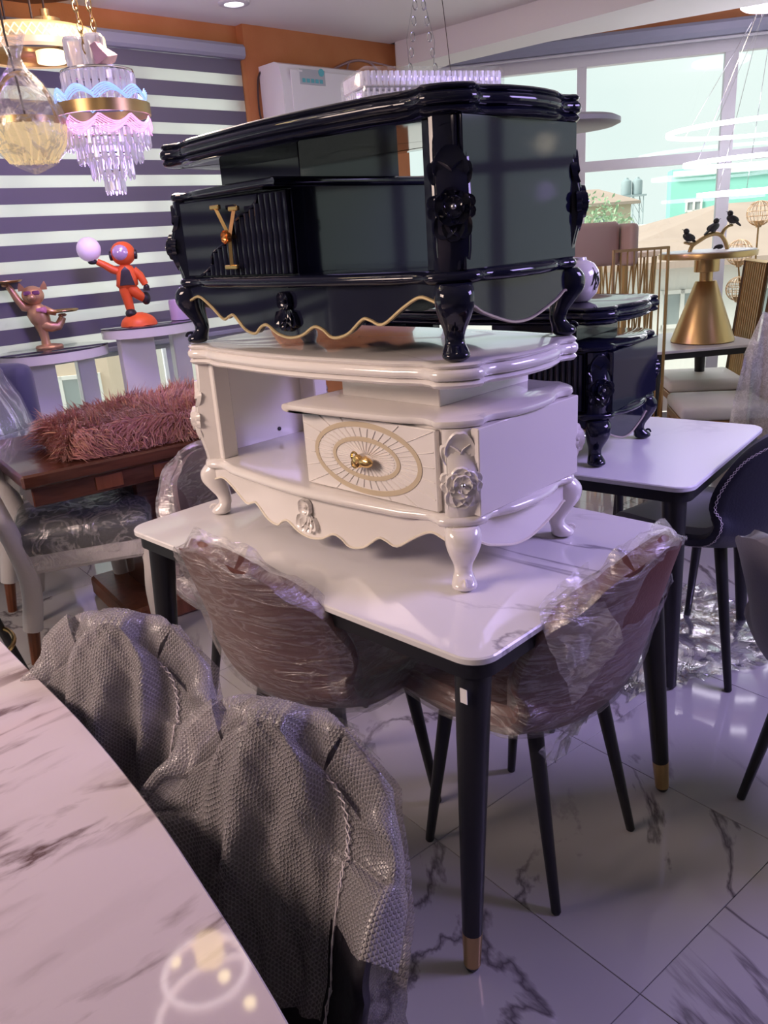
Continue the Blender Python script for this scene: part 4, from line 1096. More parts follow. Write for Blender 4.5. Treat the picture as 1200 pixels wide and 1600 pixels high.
b.loft([[(p.x + rx * math.cos(2 * PI * j / 20), ry * math.sin(2 * PI * j / 20), p.z) for j in range(20)] for p, rx, ry in ((f(217, 446), .040, .032), (f(218, 441), .058, .042), (f(219, 432), .055, .042), (f(219, 421), .05, .04), (f(219, 414), .036, .03), (f(219, 411), .02, .02))])
b.tube([f(208, 420), f(200, 417), f(190, 410), f(181, 405)], [.022, .022, .019, .017], 10)
b.tube([f(230, 420), f(238, 428), f(242, 437), f(244, 442)], [.022, .021, .019, .017], 10)
b.build('suit', or_m, t, 60)
b = MB(); b.loft([[f(213, 420, -.043), f(225, 420, -.043), f(219, 414, -.033)], [f(208, 441, -.040), f(230, 441, -.040), f(219, 440, -.049)]]); b.build('shirt', bk_m, t, 30)
b = MB(); b.ball(tuple(f(219, 396)), (.064, .060, .062), 24, 16); he = b.build('helmet', or_m, t)
b = MB(); b.ball(tuple(f(217, 395, -.028)), (.047, .040, .044), 20, 12); b.build('visor', visor_m, he)
for x, q in ((202.5, -1), (235.5, 1)):
    b = MB(); b.lathe([(.024, -.008), (.026, 0), (.024, .010), (.012, .013)], 18, T(*f(x, 398)) @ Ry(R(90 * q))); b.build('earpiece', bk_m, he)
for x, y, d in ((217, 482, -.012), (241, 462, .03)):
    b = MB(); b.ball(tuple(f(x, y, d)), (.03, .042, .026) if x < 230 else (.026, .03, .036), 16, 10); b.build('boot', bk_m, t)
for x, y in ((175, 405), (245, 446)):
    b = MB(); b.ball(tuple(f(x, y)), (.026, .02, .013) if x < 200 else (.016, .016, .018), 14, 8)
    for k in range(4): b.tube([f(x, y) + Vector((-.012 + .008 * k, -.012, .004)), f(x, y) + Vector((-.014 + .009 * k, -.022, .016 if x < 200 else -.016))], .004, 6)
    b.build('glove', bk_m, t)
b = MB(); b.ball(tuple(f(172, 387)), .062, 28, 18); b.build('globe', globe_m, t)
# gold waiter
t = thing('waiter_figurine', 'rose-gold pig-eared waiter figurine balancing two trays on the lower pedestal table', 'figurine', (-1.735, 4.42, 1.001), R(16))
c = (86, 543); f = lambda x, y, d=0: fig(x, y, *c, d)
b = MB(); b.lathe([(.070, 0), (.072, .008), (.066, .016), (.03, .022)], 28); b.build('base', statue_m, t)
b = MB()
b.tube([f(82, 540), f(82, 530), f(81, 518), f(80, 508)], [.026, .022, .026, .036], 12)
b.tube([f(82, 508), f(95, 512, -.02), f(104, 512, -.01), f(109, 505), f(112, 500)], [.034, .028, .023, .020, .018], 12)
b.loft([[(p.x + rx * math.cos(2 * PI * j / 20), rx * .85 * math.sin(2 * PI * j / 20), p.z) for j in range(20)] for p, rx in ((f(82, 512), .034), (f(81, 504), .050), (f(79, 494), .056), (f(79, 486), .05), (f(79, 480), .032), (f(79, 477), .02))])
b.tube([f(72, 484), f(62, 482), f(54, 468), f(49, 456), f(46, 451)], [.022, .022, .019, .016, .015], 10)
b.tube([f(88, 486), f(97, 490, -.03), f(104, 493, -.02)], [.02, .018, .015], 10)
b.build('body', statue_m, t, 60)
b = MB(); b.ball(tuple(f(77, 466)), (.056, .052, .050), 20, 14); b.ball(tuple(f(76, 468, -.055)), (.022, .022, .017), 12, 8); hd = b.build('head', statue_m, t)
for x, q in ((64, -1), (92, 1)):
    b = MB(); b.loft([[f(x - 6, 459, .0), f(x + 6, 459, .0), f(x, 459, .022)], [f(x - 3 + q * 2, 452, -.006), f(x + 4 + q * 2, 452, -.006), f(x + q * 2, 452, .012)], [f(x + q * 3, 447, 0), f(x + q * 3 + 1, 447, 0), f(x + q * 3, 447, .003)]]); b.build('ear', statue_m, hd)
b = MB(); 
for q in (-1, 1): b.box(tuple(f(77 + q * 6, 462, -.050)), (.036, .012, .022), .005)
b.build('sunglasses', mat('violet_lens', (.40, .16, .40), .15, .6), hd)
b = MB(); b.loft([[f(79, 484, -.052), f(79, 486, -.054), f(79, 488, -.052)], [f(92, 482, -.056), f(94, 486, -.06), f(92, 491, -.056)]]); b.ball(tuple(f(88, 487, -.05)), (.018, .01, .014), 10, 6); b.build('bow_tie', mat('pink_bow', (.62, .25, .45), .4), t)
for x, y, r, hx, hy in ((38, 446, .105, 43, 449), (112, 493, .088, 112, 497)):
    b = MB(); b.lathe([(.02, 0), (r * .9, .002), (r, .010), (r * .99, .013), (r * .88, .006), (.01, .005)], 36, T(*f(x, y))); b.build('tray', brass_m, t)
    b = MB(); b.ball(tuple(f(hx, hy)), (.022, .016, .010), 10, 6)
    for k in range(4): b.tube([f(hx, hy) + Vector((-.012 + .008 * k, -.01, 0)), f(hx, hy) + Vector((-.014 + .010 * k, -.026, .006))], .004, 6)
    b.build('hand', statue_m, t)
b = MB(); b.lathe([(.05, 0), (.056, .004), (.058, .10), (.055, .112), (.048, .112), (.046, .02), (.01, .02)], 28); 
cc = tag(b.build('candle_jar', mat('lilac_jar', (.52, .40, .66), .3)), 'lilac glass jar beside the orange astronaut on the taller pedestal table', 'jar'); cc.location = (-1.065, 4.66, 1.081)

# ------------------------------------------------------------------ wall unit, crystal lamp, downlights
t = thing('air_conditioner', 'white split air conditioner on the orange wall behind the black stand', 'air conditioner', M=WL.copy())
b = MB(); pr = [(-.07, 2.16), (-.27, 2.16), (-.295, 2.19), (-.295, 2.36), (-.27, 2.46), (-.23, 2.475), (-.07, 2.475)]
b.loft([[(.185, y - .006, z) for y, z in pr], [(1.12, y - .006, z) for y, z in pr]]); ab = b.build('casing', acw_m, t, 25)
b = MB(); b.box((.65, -.303, 2.31), (.80, .006, .24), .002); b.build('front_panel', acw_m, t, 0)
b = MB(); b.box((.415, -.3065, 2.395), (.20, .003, .085), .001); lb = b.build('sticker', label_m, t, 0)
for k in range(5):
    b = MB(); b.box((.345 + .034 * k, -.3085, 2.375), (.024, .002, .022)); b.build('icon', teal_m, lb, 0)
b = MB(); b.lathe([(.022, 0), (.022, .003)], 20, T(.485, -.307, 2.425) @ Rx(R(90))); b.build('badge', teal_m, lb, 0)
b = MB(); b.box((.32, -.3085, 2.425), (.035, .002, .010)); b.build('print', acw_m, lb, 0)
b = MB(); b.box((.25, -.18, 2.145), (.10, .1, .03), .004); b.build('bracket', acw_m, t, 0)
b = MB(); b.tube([WL @ Vector(p) for p in cat([(.20, -.09, 2.46), (.165, -.085, 2.40), (.155, -.08, 2.25), (.17, -.08, 2.16), (.20, -.08, 2.12)], 5)], .006, 6); tag(b.build('power_cable', wire_m), 'dark cable looping down the left side of the air conditioner', 'cable')
b = MB(); b.tube([WL @ Vector(p) for p in cat([(.72, -.09, 2.47), (.82, -.085, 2.52), (.98, -.08, 2.57), (1.12, -.08, 2.565), (1.2, -.08, 2.50), (1.22, -.08, 2.40)], 5)], .008, 6); b.tube([WL @ Vector(p) for p in cat([(.90, -.09, 2.40), (.91, -.085, 2.54), (1.05, -.08, 2.575), (1.42, -.08, 2.55)], 5)], .006, 6); tag(b.build('pipe_run', mat('cable_mauve', (.32, .20, .22), .6)), 'mauve cables clipped to the orange wall above the air conditioner', 'cable')
def downlight(label, x, y, z=2.70):
    t = thing('downlight', label, 'light', (x, y, z))
    b = MB(); b.lathe([(.085, 0), (.085, -.008), (.07, -.014), (.055, -.012), (.05, 0)], 32); b.build('bezel', frame_m, t)
    b = MB(); b.lathe([(.052, -.004), (.052, -.009), (.03, -.012), (.002, -.013)], 28); b.build('lens', white_em, t)
downlight('round recessed ceiling downlight above the orange wall corner', -.62, 5.03)

# rectangular crystal lamp hung behind the black stand
t = thing('crystal_lamp', 'film-wrapped rectangular crystal lamp hung behind the black stand', 'lamp', M=T(.275, 3.62, 2.0) @ Rz(R(20)))
b = MB(); 
for z in (-.055, .02): 
    for y in (-.11, .11): b.box((0, y, z), (.58, .010, .012))
    for x in (-.285, .285): b.box((x, 0, z), (.010, .23, .012))
b.box((0, 0, .03), (.52, .18, .012)); b.build('frame', chrome_m, t, 0)
dr = None
for (x, y, a) in [(-.28 + .0243 * k, -.118, 0) for k in range(24)] + [(-.292, -.10 + .025 * k, 0) for k in range(9)] + [(.292, -.10 + .025 * k, 0) for k in range(9)] + [(-.28 + .0243 * k, .118, 0) for k in range(24)]:
    if dr is None:
        b = MB(); b.loft([[(.006 * math.cos(k * PI / 3), .006 * math.sin(k * PI / 3), z) for k in range(6)] for z in (-.062, -.01)]); b.loft([[(.0105 * math.cos(k * PI / 3), .0105 * math.sin(k * PI / 3), z) for k in range(6)] for z in (.0, .048)]); dr = b.build('crystal', crystal_m, t, 0); o = dr
    else: o = dr.copy(); COL.objects.link(o)
    o.location = (x, y, 0)
b = MB(); b.box((0, 0, -.01), (.62, .27, .15), .02); b.build('film', film('lamp_film', .88, (.9, .88, .88), .1, 12, .25, .4, (1, 1, 1), .2), t, 60)
b = MB()
for sx in (-.05, .05): b.tube([(sx, 0, .036), (sx * 1.2, 0, .18), (0, 0, .40)], .0015, 5)
for k in range(5):
    b.torus(.009, .0018, 14, 5, T(-.05 * (1 - k / 6), 0, .08 + .055 * k) @ Rx(R(90)), ay=1.8); b.torus(.009, .0018, 14, 5, T(.06 * (1 - k / 6), 0, .08 + .055 * k) @ Rx(R(90)), ay=1.8)
b.tube([(0, 0, .40), (.0, .02, .62), (-.005, .03, .69)], .003, 6); b.build('chain', chrome_m, t)
b = MB(); b.tube(cat([(-.0, .03, .69), (.04, .03, .66), (.09, .03, .60), (.13, .02, .62), (.14, .02, .67)], 6), .002, 5); b.tube(cat([(0, .03, .69), (.05, .02, .58), (.09, .0, .40), (.13, 0, .05)], 6), .0016, 5); b.tube([(-.03, .03, .695), (0, .03, .675), (.01, .03, .62)], .006, 6); b.build('wires', wire_m, t)

# ------------------------------------------------------------------ lamps hanging at upper left
t = thing('ring_pendant', 'warm-lit ring pendant with diamond-cut band at the upper left', 'pendant lamp', (-1.444, 4.2, 2.377))
RR = .31
def ringprof(r0, r1, z0, z1, n=64):
    b = MB(); rings = []
    for i in range(n):
        a = 2 * PI * i / n; c_, s_ = math.cos(a), math.sin(a)
        rings.append([(r * c_, r * s_, z) for r, z in ((r0, z0), (r1, z0), (r1, z1), (r0, z1))])
    b.loft(rings, True, False, loop=True); return b
ringprof(RR - .075, RR - .066, -.04, .045).build('inner_band', brass_m, t, 40)
b = MB(); rings = []
for i in range(96):
    a = 2 * PI * i / 96; c_, s_ = math.cos(a), math.sin(a)
    rings.append([(r * c_, r * s_, z) for r, z in ((RR - .065, -.045), (RR - .02, -.04), (RR - .002, -.02), (RR, .005), (RR - .008, .03), (RR - .03, .045), (RR - .065, .048))])
b.loft(rings, True, False, loop=True); rg = b.build('acrylic_ring', amber_m, t)
b = MB(); n = 56
for i in range(n):
    for q in (-1, 1):
        a0, a1 = 2 * PI * i / n, 2 * PI * (i + q) / n
        b.tube([((RR + .001) * math.cos(a0), (RR + .001) * math.sin(a0), -.018), ((RR - .002) * math.cos(a1), (RR - .002) * math.sin(a1), .026)], .0035, 4)
b.build('diamond_relief', relief_m, rg)
ringprof(RR - .20, RR - .066, .0, .012).build('inner_plate', brass_m, t, 40)
b = MB(); b.lathe([(.06, -.045), (.062, -.04), (.062, .0), (.05, .004)], 28, T(.10, -.11, -.05)); b.build('lamp_puck', warm_m, t)
b = MB(); b.lathe([(.065, .05), (.065, .052), (.065, .11), (.05, .115), (.02, .12), (.02, .15)], 24, T(.06, .03, 0)); b.build('gold_hub', gold_m, t)
for x, y in ((-.12, .02), (.06, .03), (.06, -.15)):
    b = MB(); b.tube([(x, y, .05), (x, y, .305)], .005, 5); b.build('cord', wire_m, t)
b = MB(); b.lathe([(.40, .30), (.40, .322), (.30, .323)], 48, T(-.09, .12, 0)); b.build('canopy', mat('bronze', (.10, .06, .05), .3, .6), t, 30)

t = thing('basket_pendant', 'woven basket pendant lamp with arched handle inside clear plastic', 'pendant lamp', (-1.215, 3.3, 1.925))
b = MB(); rings = []
for k in range(9):
    q = k / 8; r = .132 - .018 * q - .035 * q ** 3; rings.append([((r + .004 * math.sin(j * PI * .5 + k * PI)) * math.cos(2 * PI * j / 48), (r + .004 * math.sin(j * PI * .5 + k * PI)) * math.sin(2 * PI * j / 48), -.125 * q) for j in range(48)])
b.loft(rings, True, False); b.build('basket', mat('lit_rattan', (.45, .36, .22), .6, em=(1, .76, .42), es=.52, bump=(90, .6)), t)
b = MB()
for k in range(24):
    a = 2 * PI * k / 24; b.tube([(.136 * math.cos(a), .136 * math.sin(a), 0), (.122 * math.cos(a + .1), .122 * math.sin(a + .1), -.065), (.084 * math.cos(a), .084 * math.sin(a), -.125)], .004, 5)
b.build('weave', mat('straw', (.6, .46, .26), .6, em=(1, .76, .42), es=.55), t)
ringprof(.128, .137, -.004, .02, 48).build('rim', brass_m, t, 40)
b = MB(); b.tube([(.112 * math.cos(a), 0, .175 * math.sin(a)) for a in [PI * k / 20 for k in range(21)]], .008, 8); b.build('handle', brass_m, t)
b = MB(); b.tube([(0, 0, .0), (-.01, 0, .18), (-.02, 0, .30), (-.02, 0, .775)], .004, 6); b.build('cord', wire_m, t)
b = MB(); rings = []
for z, r in ((-.165, .008), (-.135, .075), (-.08, .128), (0, .145), (.06, .128), (.13, .088), (.19, .035), (.225, .02), (.26, .035), (.30, .05)):
    rings.append([(r * (1 + .07 * wob(j * .4, z * 9)) * math.cos(2 * PI * j / 28), r * (1 + .07 * wob(j * .3 + 4, z * 7)) * math.sin(2 * PI * j / 28), z) for j in range(28)])
b.loft(rings, True, False); b.build('plastic_bag', bag_m, t, 70)

# tiered crystal chandelier
CHD = (-.985, 3.5, 1.961)
t = thing('crystal_chandelier', 'tiered crystal chandelier with gold band and pink and blue lit rims', 'chandelier', CHD)
cm = {}
def crystals(r, n, z0, z1, w, tilt=0):
    key = (round(z1 - z0, 3), w)
    for i in range(n):
        a = 2 * PI * (i + (z0 * 37 % 1)) / n
        if key not in cm:
            b = MB(); L_ = z1 - z0; b.loft([[(w * s * math.cos(k * PI / 3), w * s * .6 * math.sin(k * PI / 3), z) for k in range(6)] for s, z in ((.25, 0), (1, L_ * .18), (.8, L_ * .6), (.9, L_ * .9), (.3, L_))]); o = b.build('crystal', crystal_m, t, 0); cm[key] = o
        else: o = cm[key].copy(); COL.objects.link(o)
        o.location = (r * math.cos(a), r * math.sin(a), z0); o.rotation_euler = (0, tilt, a + PI / 2)
crystals(.133, 30, .065, .155, .013)
crystals(.160, 34, -.115, -.045, .012); crystals(.122, 26, -.165, -.075, .012); crystals(.080, 18, -.225, -.13, .011); crystals(.036, 9, -.28, -.19, .011)
for r, z in ((.133, .157), (.16, -.045), (.122, -.075), (.08, -.13), (.036, -.19)):
    b = MB(); b.torus(r, .004, 48, 6, T(0, 0, z)); b.build('hoop', chrome_m, t)
b = MB(); b.lathe([(.135, .158), (.135, .164), (.02, .17), (.02, .26)], 36); b.build('top_plate', chrome_m, t)
ringprof(.172, .180, .004, .046).build('gold_band', brass_m, t, 40)
def wavy(z, amp, r, m, name, n=7, cnt=5, dz=.007, flip=1):
    b = MB()
    for q in range(cnt):
        b.tube([((r + .004 * math.sin(q)) * math.cos(a), (r + .004 * math.sin(q)) * math.sin(a), z + flip * (abs(math.sin(a * n / 2 + q * .12)) * amp + q * dz)) for a in [2 * PI * k / 120 for k in range(120)]], .0026, 5, True)
    b.build(name, m, t)
wavy(.045, .03, .168, blue_m, 'blue_wave_rim', 9, 5, .006)
wavy(-.002, .03, .172, magenta_m, 'pink_wave_rim', 9, 7, .006, -1)
b = MB()
for k in range(5):
    a = 2 * PI * k / 5; b.lathe([(.03, .20), (.036, .23), (.036, .30), (.03, .31)], 12, T(-.045 + .05 * math.cos(a), .05 * math.sin(a), -.02)) if k < 3 else None
b.build('crystal_cup', crystal_m, t, 30)
b = MB(); b.lathe([(.055, .0), (.05, .012), (.028, .05), (.022, .075), (.012, .08)], 6, T(.045, -.02, .185) @ Ry(R(-28))); b.build('tulip_canopy', mat('rose_metal', (.62, .38, .50), .25, .7), t, 20)
b = MB()
for x0_, x1_ in ((.02, -.02), (-.03, -.075)):
    for k in range(14):
        q = k / 14; b.torus(.010, .0022, 14, 5, T(x0_ + (x1_ - x0_) * q, 0, .25 + .49 * q) @ Rz(R(90 * (k % 2))) @ Rx(R(90)), ay=2.3)
b.build('chain', brass_m, t)

# ring lights hanging over the veined table (seen mirrored in it)
t = thing('double_ring_lamp', 'lit double ring lamp over the foreground table, seen mirrored in its top', 'pendant lamp', (-.60, 1.76, 2.02))
for (x, y, z, r) in ((0, 0, 0, .118), (.05, -.03, .14, .20)):
    b = MB(); b.torus(r, .011, 72, 8, T(x, y, z)); rg = b.build('lit_ring', mat('soft_rose_led', (1, .86, .84), .3, em=(1, .80, .78), es=3), t)
    b = MB(); n = 64
    for i in range(n):
        for q in (-1, 1):
            a0, a1 = 2 * PI * i / n, 2 * PI * (i + q) / n; b.tube([(x + (r + .006) * math.cos(a0), y + (r + .006) * math.sin(a0), z - .010), (x + (r - .006) * math.cos(a1), y + (r - .006) * math.sin(a1), z - .010)], .0018, 4)
    b.build('diamond_relief', mat('white_lit_relief', (1, 1, 1), .3, em=(1, .92, .90), es=6), rg)
b = MB(); b.box((-.012, .092, .02), (.075, .075, .11), .018); b.build('lamp_block', mat('gold_lit_block', (1, .8, .4), .3, em=(1, .74, .28), es=7), t, 30)
b = MB()
for x, y in ((.055, -.02), (.14, -.11), (-.10, .04)): b.lathe([(.016, 0), (.017, .004), (.016, .012)], 20, T(x, y, -.006))
b.build('spot', mat('bright_spot', (1, .9, .6), .3, em=(1, .82, .40), es=14), t)
b = MB()
for a in (0, 2.1, 4.2): b.tube([(.118 * math.cos(a), .118 * math.sin(a), 0), (.2 * math.cos(a) + .05, .2 * math.sin(a) - .03, .14), (.05, -.03, .68)], .0012, 4)
b.build('cable', wire_m, t)

# ring chandelier at upper right
t = thing('ring_chandelier', 'white three-tier ring chandelier hanging before the right window', 'chandelier', (2.48, 5.25, 1.74))
for r, z, nm in ((.60, .18, 'top_ring'), (.49, .0, 'middle_ring'), (.40, -.18, 'lower_ring')):
    b = ringprof(r - .014, r, z - .012, z + .012, 72); o = b.build(nm, led_m, t, 40)
b = MB(); b.lathe([(.21, .85), (.22, .845), (.22, .825), (.205, .815), (.16, .812), (.155, .825), (.02, .826)], 44); b.build('canopy', ledv_m, t, 40)
b = MB(); b.lathe([(.03, .85), (.03, 1.07)], 14); b.build('stem', chrome_m, t)
for r, z, k in ((.593, .18, 4), (.483, .0, 3), (.393, -.18, 3)):
    for i in range(k):
        a = 2 * PI * i / k + r * 9; b = MB(); b.tube([(r * math.cos(a), r * math.sin(a), z), (.13 * math.cos(a), .13 * math.sin(a), .826)], .0016, 4); b.build('cable', chrome_m, t)
t = thing('floor_lamp', 'floor lamp with flat grey disc shade sticking out behind the black stand', 'lamp', (.90, 4.0, 0))
b = MB(); b.lathe([(.02, 1.857), (.26, 1.855), (.285, 1.865), (.285, 1.883), (.26, 1.895), (.03, 1.90)], 48); b.build('shade', mat('grey_shade', (.42, .42, .42), .5), t, 30)
b = MB(); b.tube([(0, 0, .02), (0, 0, 1.858)], .010, 10); b.build('pole', blackmetal_m, t)
b = MB(); b.lathe([(.14, 0), (.14, .015), (.12, .022), (.02, .026)], 32); b.build('base', blackmetal_m, t)

# ------------------------------------------------------------------ right side: vase, brass table, birds, slatted chairs
t = thing('round_vase', 'round cream vase with black scribble on the right-hand black stand', 'vase', (.645, 2.545, 1.2255))
b = MB(); b.lathe([(.03, 0), (.036, .004), (.055, .025), (.064, .06), (.060, .09), (.045, .112), (.024, .122), (.022, .13), (.018, .13), (.016, .10)], 36); b.build('body', vase_m, t)
b = MB()
for pts in ([(-.2, .050), (.0, .085), (.2, .06)], [(.0, .10), (.02, .05), (.03, .035)], [(.1, .05), (.22, .075), (.3, .05), (.15, .04)], [(-.1, .07), (.3, .085)]):
    b.tube([((.065 - abs(z - .065) * .14 - max(0, z - .085) * .5) * math.cos(a - .95), (.065 - abs(z - .065) * .14 - max(0, z - .085) * .5) * math.sin(a - .95), z) for a, z in cat(pts, 6)], .0018, 5)
b.build('scribble', scrib_m, t)

t = thing('brass_side_table', 'brass cone pedestal side table standing on the far stone table', 'table', (1.925, 4.72, .752))
b = MB(); b.lathe([(.172, 0), (.176, .004), (.174, .012), (.058, .335), (.055, .338)], 48); b.build('cone', brass_m, t, 30)
b = MB(); b.lathe([(.036, .337), (.036, .39)], 28); b.lathe([(.066, .388), (.068, .391), (.068, .462), (.066, .464)], 32); b.build('neck', brass_m, t, 30)
b = MB(); b.lathe([(.24, .464), (.262, .468), (.264, .49), (.262, .497)], 56); b.build('top_rim', brass_m, t, 30)
b = MB(); b.lathe([(.255, .4972), (.254, .502), (.1, .5025)], 56); b.build('stone_top', top2_m, t, 30)
# birds on a branch
t = thing('bird_sculpture', 'gold branch sculpture with three small black birds on the brass side table', 'sculpture', (1.925, 4.72, 1.2548), R(8))
k_ = .00395
def f(x, y, d=0): return Vector(((x - 1100) * k_, d, (380 - y) * k_))
b = MB()
b.tube(cat([tuple(f(1072, 381)), tuple(f(1076, 372)), tuple(f(1086, 366)), tuple(f(1098, 360)), tuple(f(1110, 358)), tuple(f(1119, 361)), tuple(f(1126, 370)), tuple(f(1130, 380))], 4), [.012] * 29, 8)
b.tube(cat([tuple(f(1079, 370)), tuple(f(1072, 369)), tuple(f(1063, 367))], 4), [.011, .011, .010, .010, .009, .008, .008, .007, .006], 7)
b.tube(cat([tuple(f(1119, 362)), tuple(f(1123, 354)), tuple(f(1129, 349)), tuple(f(1136, 348))], 4), [.012, .011, .011, .010, .010, .009, .009, .009, .008, .008, .007, .007, .006], 7)
b.build('branch', brass_m, t, 60)
for x, y, q in ((1069, 360, -1), (1107, 349, 1), (1134, 340, -1)):
    b = MB(); M = T(*f(x, y)) @ Matrix.Diagonal((q, 1, 1, 1)) @ Ry(R(-28))
    b.ball((0, 0, 0), (.034, .022, .022), 14, 10, M); b.ball((.026, 0, .022), (.017, .015, .016), 12, 8, M)
    b.loft([[(.040, -.004, .024), (.040, .004, .024), (.040, 0, .018)], [(.056, -.0005, .020), (.056, .0005, .020), (.056, 0, .019)]], True, True, M)
    b.loft([[(-.022, -.012, .006), (-.022, .012, .006), (-.022, 0, -.010)], [(-.066, -.008, -.006), (-.066, .008, -.006), (-.066, 0, -.012)]], True, True, M)
    for sy in (-1, 1): b.ball((-.006, sy * .019, .004), (.028, .006, .015), 10, 6, M)
    b.tube([M @ Vector((.004, .006, -.018)), f(x, y) + Vector((0, .006, -.036))], .002, 5); b.tube([M @ Vector((.004, -.006, -.018)), f(x, y) + Vector((0, -.006, -.036))], .002, 5)
    b.build('bird', bk_m, t, 60)
b = MB(); b.ball(tuple(f(1118, 376)), (.022, .012, .014), 10, 6); b.loft([[f(1113, 378, -.01), f(1113, 378, .01), f(1114, 373)], [f(1108, 379, -.004), f(1108, 379, .004), f(1110, 375)]]); b.build('leaf', bk_m, t)

def slat_chair(label, loc, rz):
    """faces +x; tall back of upright gold slats"""
    t = thing('dining_chair', label, 'chair', (*loc, 0), rz)
    b = MB(); b.box((0, 0, .46), (.46, .45, .075), .028, None, 3); b.build('seat_cushion', creamleather_m, t, 50)
    b = MB(); b.box((0, 0, .40), (.45, .44, .045), .004); b.build('seat_frame', mat('amber_wood', (.36, .20, .07), .4, vary=(9, (.22, .11, .035))), t, 0)
    for sx in (-1, 1):
        for sy in (-1, 1):
            b = MB(); b.box((sx * .2, sy * .195, .19), (.04, .04, .38), .004); b.build('leg', MATS['amber_wood'], t, 0)
    for sy in (-1, 1):
        b = MB(); b.tube([(-.225, sy * .215, .0), (-.23, sy * .215, .45), (-.30, sy * .215, 1.16)], .013, 4); b.build('back_post', mat('dark_bronze', (.10, .06, .03), .4, .6), t, 0)
    b = MB(); b.tube([(-.30, -.215, 1.16), (-.30, .215, 1.16)], .012, 4); b.build('top_rail', brass_m, t, 0)
    sl = None
    for k in range(10):
        y = -.185 + k * .041
        if sl is None:
            b = MB(); b.tube([(-.232, 0, .05), (-.235, 0, .45), (-.297, 0, 1.15)], .0065, 6); sl = b.build('slat', brass_m, t); o = sl
        else: o = sl.copy(); COL.objects.link(o)
        o.location = (0, y, 0)
    return t
slat_chair('cream seated chair with gold slatted back nearest the brass side table', (1.86, 4.30), R(170))
slat_chair('cream seated chair with gold slatted back behind the first, nearer the window', (2.05, 5.05), R(172))
slat_chair('gold slatted chair back rising above the draped one at the right edge', (2.48, 4.55), R(185))
# plastic sheet draped over the near slatted chair
t = thing('plastic_sheet', 'milky plastic sheet draped over the gold slatted chair at right', 'sheet', M=T(1.90, 3.98, 0) @ Rz(R(-12)))
G = []
for i in range(26):
    q = i / 25; r = []
    for j in range(15):
        u = -1 + j / 7
        fold = .035 * math.sin(u * 7 + q * 3) * q + .02 * math.sin(u * 15 + 1 - q * 2) * q
        z = .99 - .02 * abs(u) - q * (.62 + .10 * u) - .18 * max(0, -u) * (1 - q) ** 2; r.append(Vector((u * (.07 + .06 * q), -.05 - .10 * q ** .6 + fold, z)))
    G.append(r)
open_grid('sheet', G, sheet_m, t)
# wire globe flowers
def wire_flower(label, loc, h, r, lean):
    t = thing('wire_flower', label, 'ornament', loc, 0)
    top = Vector((lean, 0, h)); b = MB(); b.tube([(0, 0, 0), (lean * .4, 0, h * .5), tuple(top)], .006, 6); b.build('stem', brass_m, t)
    b = MB()
    for k in range(9):
        q = Matrix.Rotation(k * PI / 9, 4, 'Z') @ Matrix.Rotation(R(90), 4, 'X'); b.torus(r, .0022, 28, 4, T(*(top + Vector((0, 0, r)))) @ q)
    for z in (-.6, -.2, .2, .6): b.torus(r * math.sqrt(1 - z * z), .0022, 28, 4, T(top.x, top.y, top.z + r + r * z))
    b.lathe([(r * .2, -.01), (r * .42, .02), (r * .5, .03)], 12, T(*top)); b.build('wire_globe', mat('gold_wire', (.80, .60, .36), .35, .8), t)
    return t
wire_flower('gold wire globe flower standing tallest at the right edge', (2.50, 5.36, 0), 1.355, .075, .0)
wire_flower('gold wire globe flower just right of the brass table top', (2.54, 5.38, 0), 1.12, .08, -.14)
wire_flower('lowest gold wire globe flower beside the brass cone', (2.57, 5.36, 0), .90, .075, -.17)
# blush bar chair, wire table, rail
t = thing('bar_chair', 'blush leather bar chair with gold legs behind the black stands', 'chair', (1.30, 4.62, 0), R(10))
b = MB(); b.box((-.06, 0, 1.33), (.30, .07, .23), .028, None, 3); b.build('backrest', pinkleather_m, t, 50)
b = MB(); b.box((.125, .02, 1.32), (.055, .30, .22), .024, None, 3); b.build('side_pad', pinkleather_m, t, 50)
b = MB(); b.box((0, .16, .98), (.36, .36, .08), .03, None, 3); b.build('seat', pinkleather_m, t, 50)
for x, y in ((-.17, 0), (.14, 0), (-.17, .31), (.14, .31)):
    b = MB(); b.tube([(x, y, 0), (x * .95, y, 1.25)], [.013, .016], 10); b.build('leg', brass_m, t)
b = MB(); b.box((0, .16, .40), (.34, .33, .02)); b.build('footrest', brass_m, t, 0)
t = thing('wire_table', 'small round gold wire table with lattice side left of the brass table', 'table', (1.72, 5.64, 0))
b = MB(); b.lathe([(.02, 1.21), (.25, 1.21), (.255, 1.215), (.255, 1.24), (.25, 1.245)], 44); b.build('top', mat('pale_top', (.62, .48, .36), .4), t, 30)
b = MB()
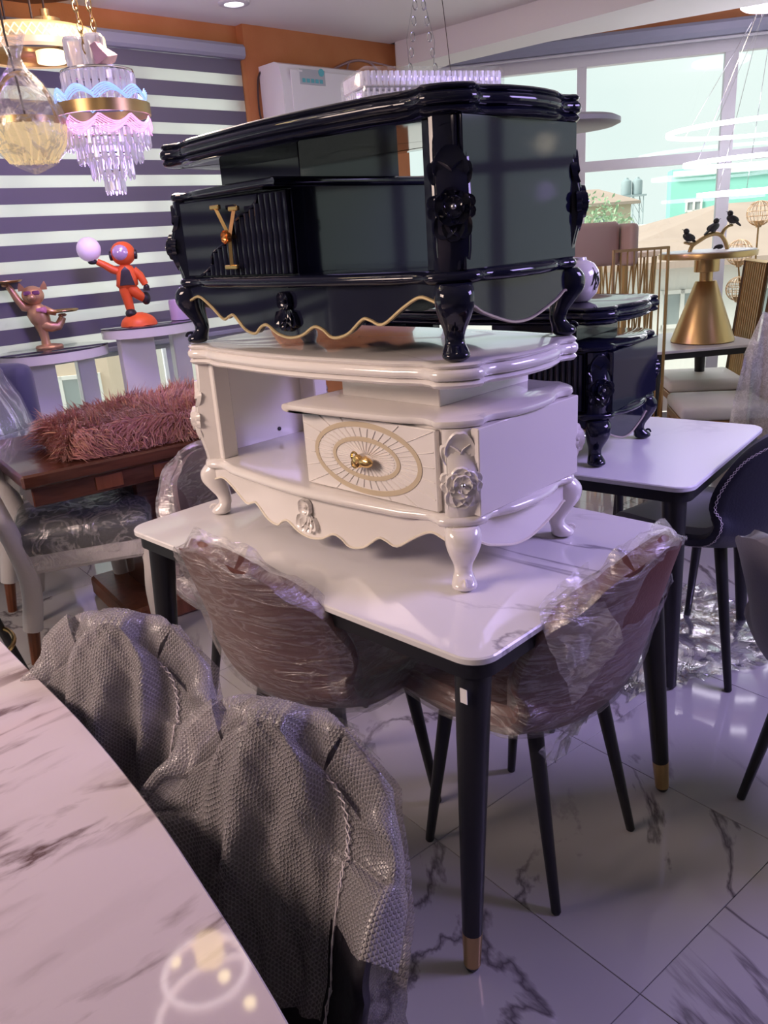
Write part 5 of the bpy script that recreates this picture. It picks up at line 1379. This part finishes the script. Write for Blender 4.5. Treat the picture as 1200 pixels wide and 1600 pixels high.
for k in range(16):
    a = 2 * PI * k / 16
    b.tube([(.22 * math.cos(a), .22 * math.sin(a), 1.21), (.20 * math.cos(a + .5), .20 * math.sin(a + .5), .0)], .007, 5); b.tube([(.22 * math.cos(a), .22 * math.sin(a), 1.21), (.20 * math.cos(a - .5), .20 * math.sin(a - .5), .0)], .005, 5)
b.torus(.2, .008, 40, 6, T(0, 0, .01)); b.build('lattice', brass_m, t)
t = thing('slatted_rail', 'gold barred backrest of upright rods left of the brass table', 'rail', (1.42, 4.33, 0), R(8))
b = MB(); b.box((.0, 0, 1.30), (.30, .02, .014)); b.box((0, 0, .40), (.30, .02, .014)); b.build('rail', brass_m, t, 0)
for sx in (-.15, .15):
    b = MB(); b.tube([(sx, 0, 0), (sx, 0, 1.305)], .009, 6); b.build('post', brass_m, t)
o = None
for k in range(7):
    if o is None: b = MB(); b.tube([(0, 0, .4), (0, 0, 1.3)], .005, 6); o = b.build('rod', brass_m, t); q = o
    else: q = o.copy(); COL.objects.link(q)
    q.location = (-.11 + .0365 * k, 0, 0)
# clear film lying on the floor
def floor_film(label, c, sx, sy, seed, rz):
    t = thing('plastic_film', label, 'plastic', (c[0], c[1], .0), rz)
    G = []
    for i in range(34):
        r = []
        for j in range(34):
            x, y = (i / 33 - .5) * sx, (j / 33 - .5) * sy; e = 1 + .12 * wob(i * .3 + seed, j * .3)
            r.append(Vector((x * e, y * e, .006 + .016 * abs(wob(x * 1.5 + seed, y * 1.5, 1)) + .003 * abs(wob(x * 4, y * 4 + seed, 1)))))
        G.append(r)
    open_grid('film', G, floorfilm_m, t)
floor_film('crumpled clear plastic film on the tiles by the navy chair', (1.02, 2.62), .75, .60, 1, .3)
floor_film('scrap of clear film on the tiles left of the main table', (-1.10, 2.62), .34, .22, 7, .2)
t = thing('wooden_plinth', 'low golden wooden plinth standing behind the mauve wrapped chair', 'plinth', (-.62, 4.55, 0), R(42))
b = MB(); b.box((0, 0, .185), (.8, .34, .03), .004); b.build('top_board', lightwood_m, t, 0)
b = MB(); b.box((0, 0, .086), (.74, .30, .168), .004); b.build('body', lightwood_m, t, 0)
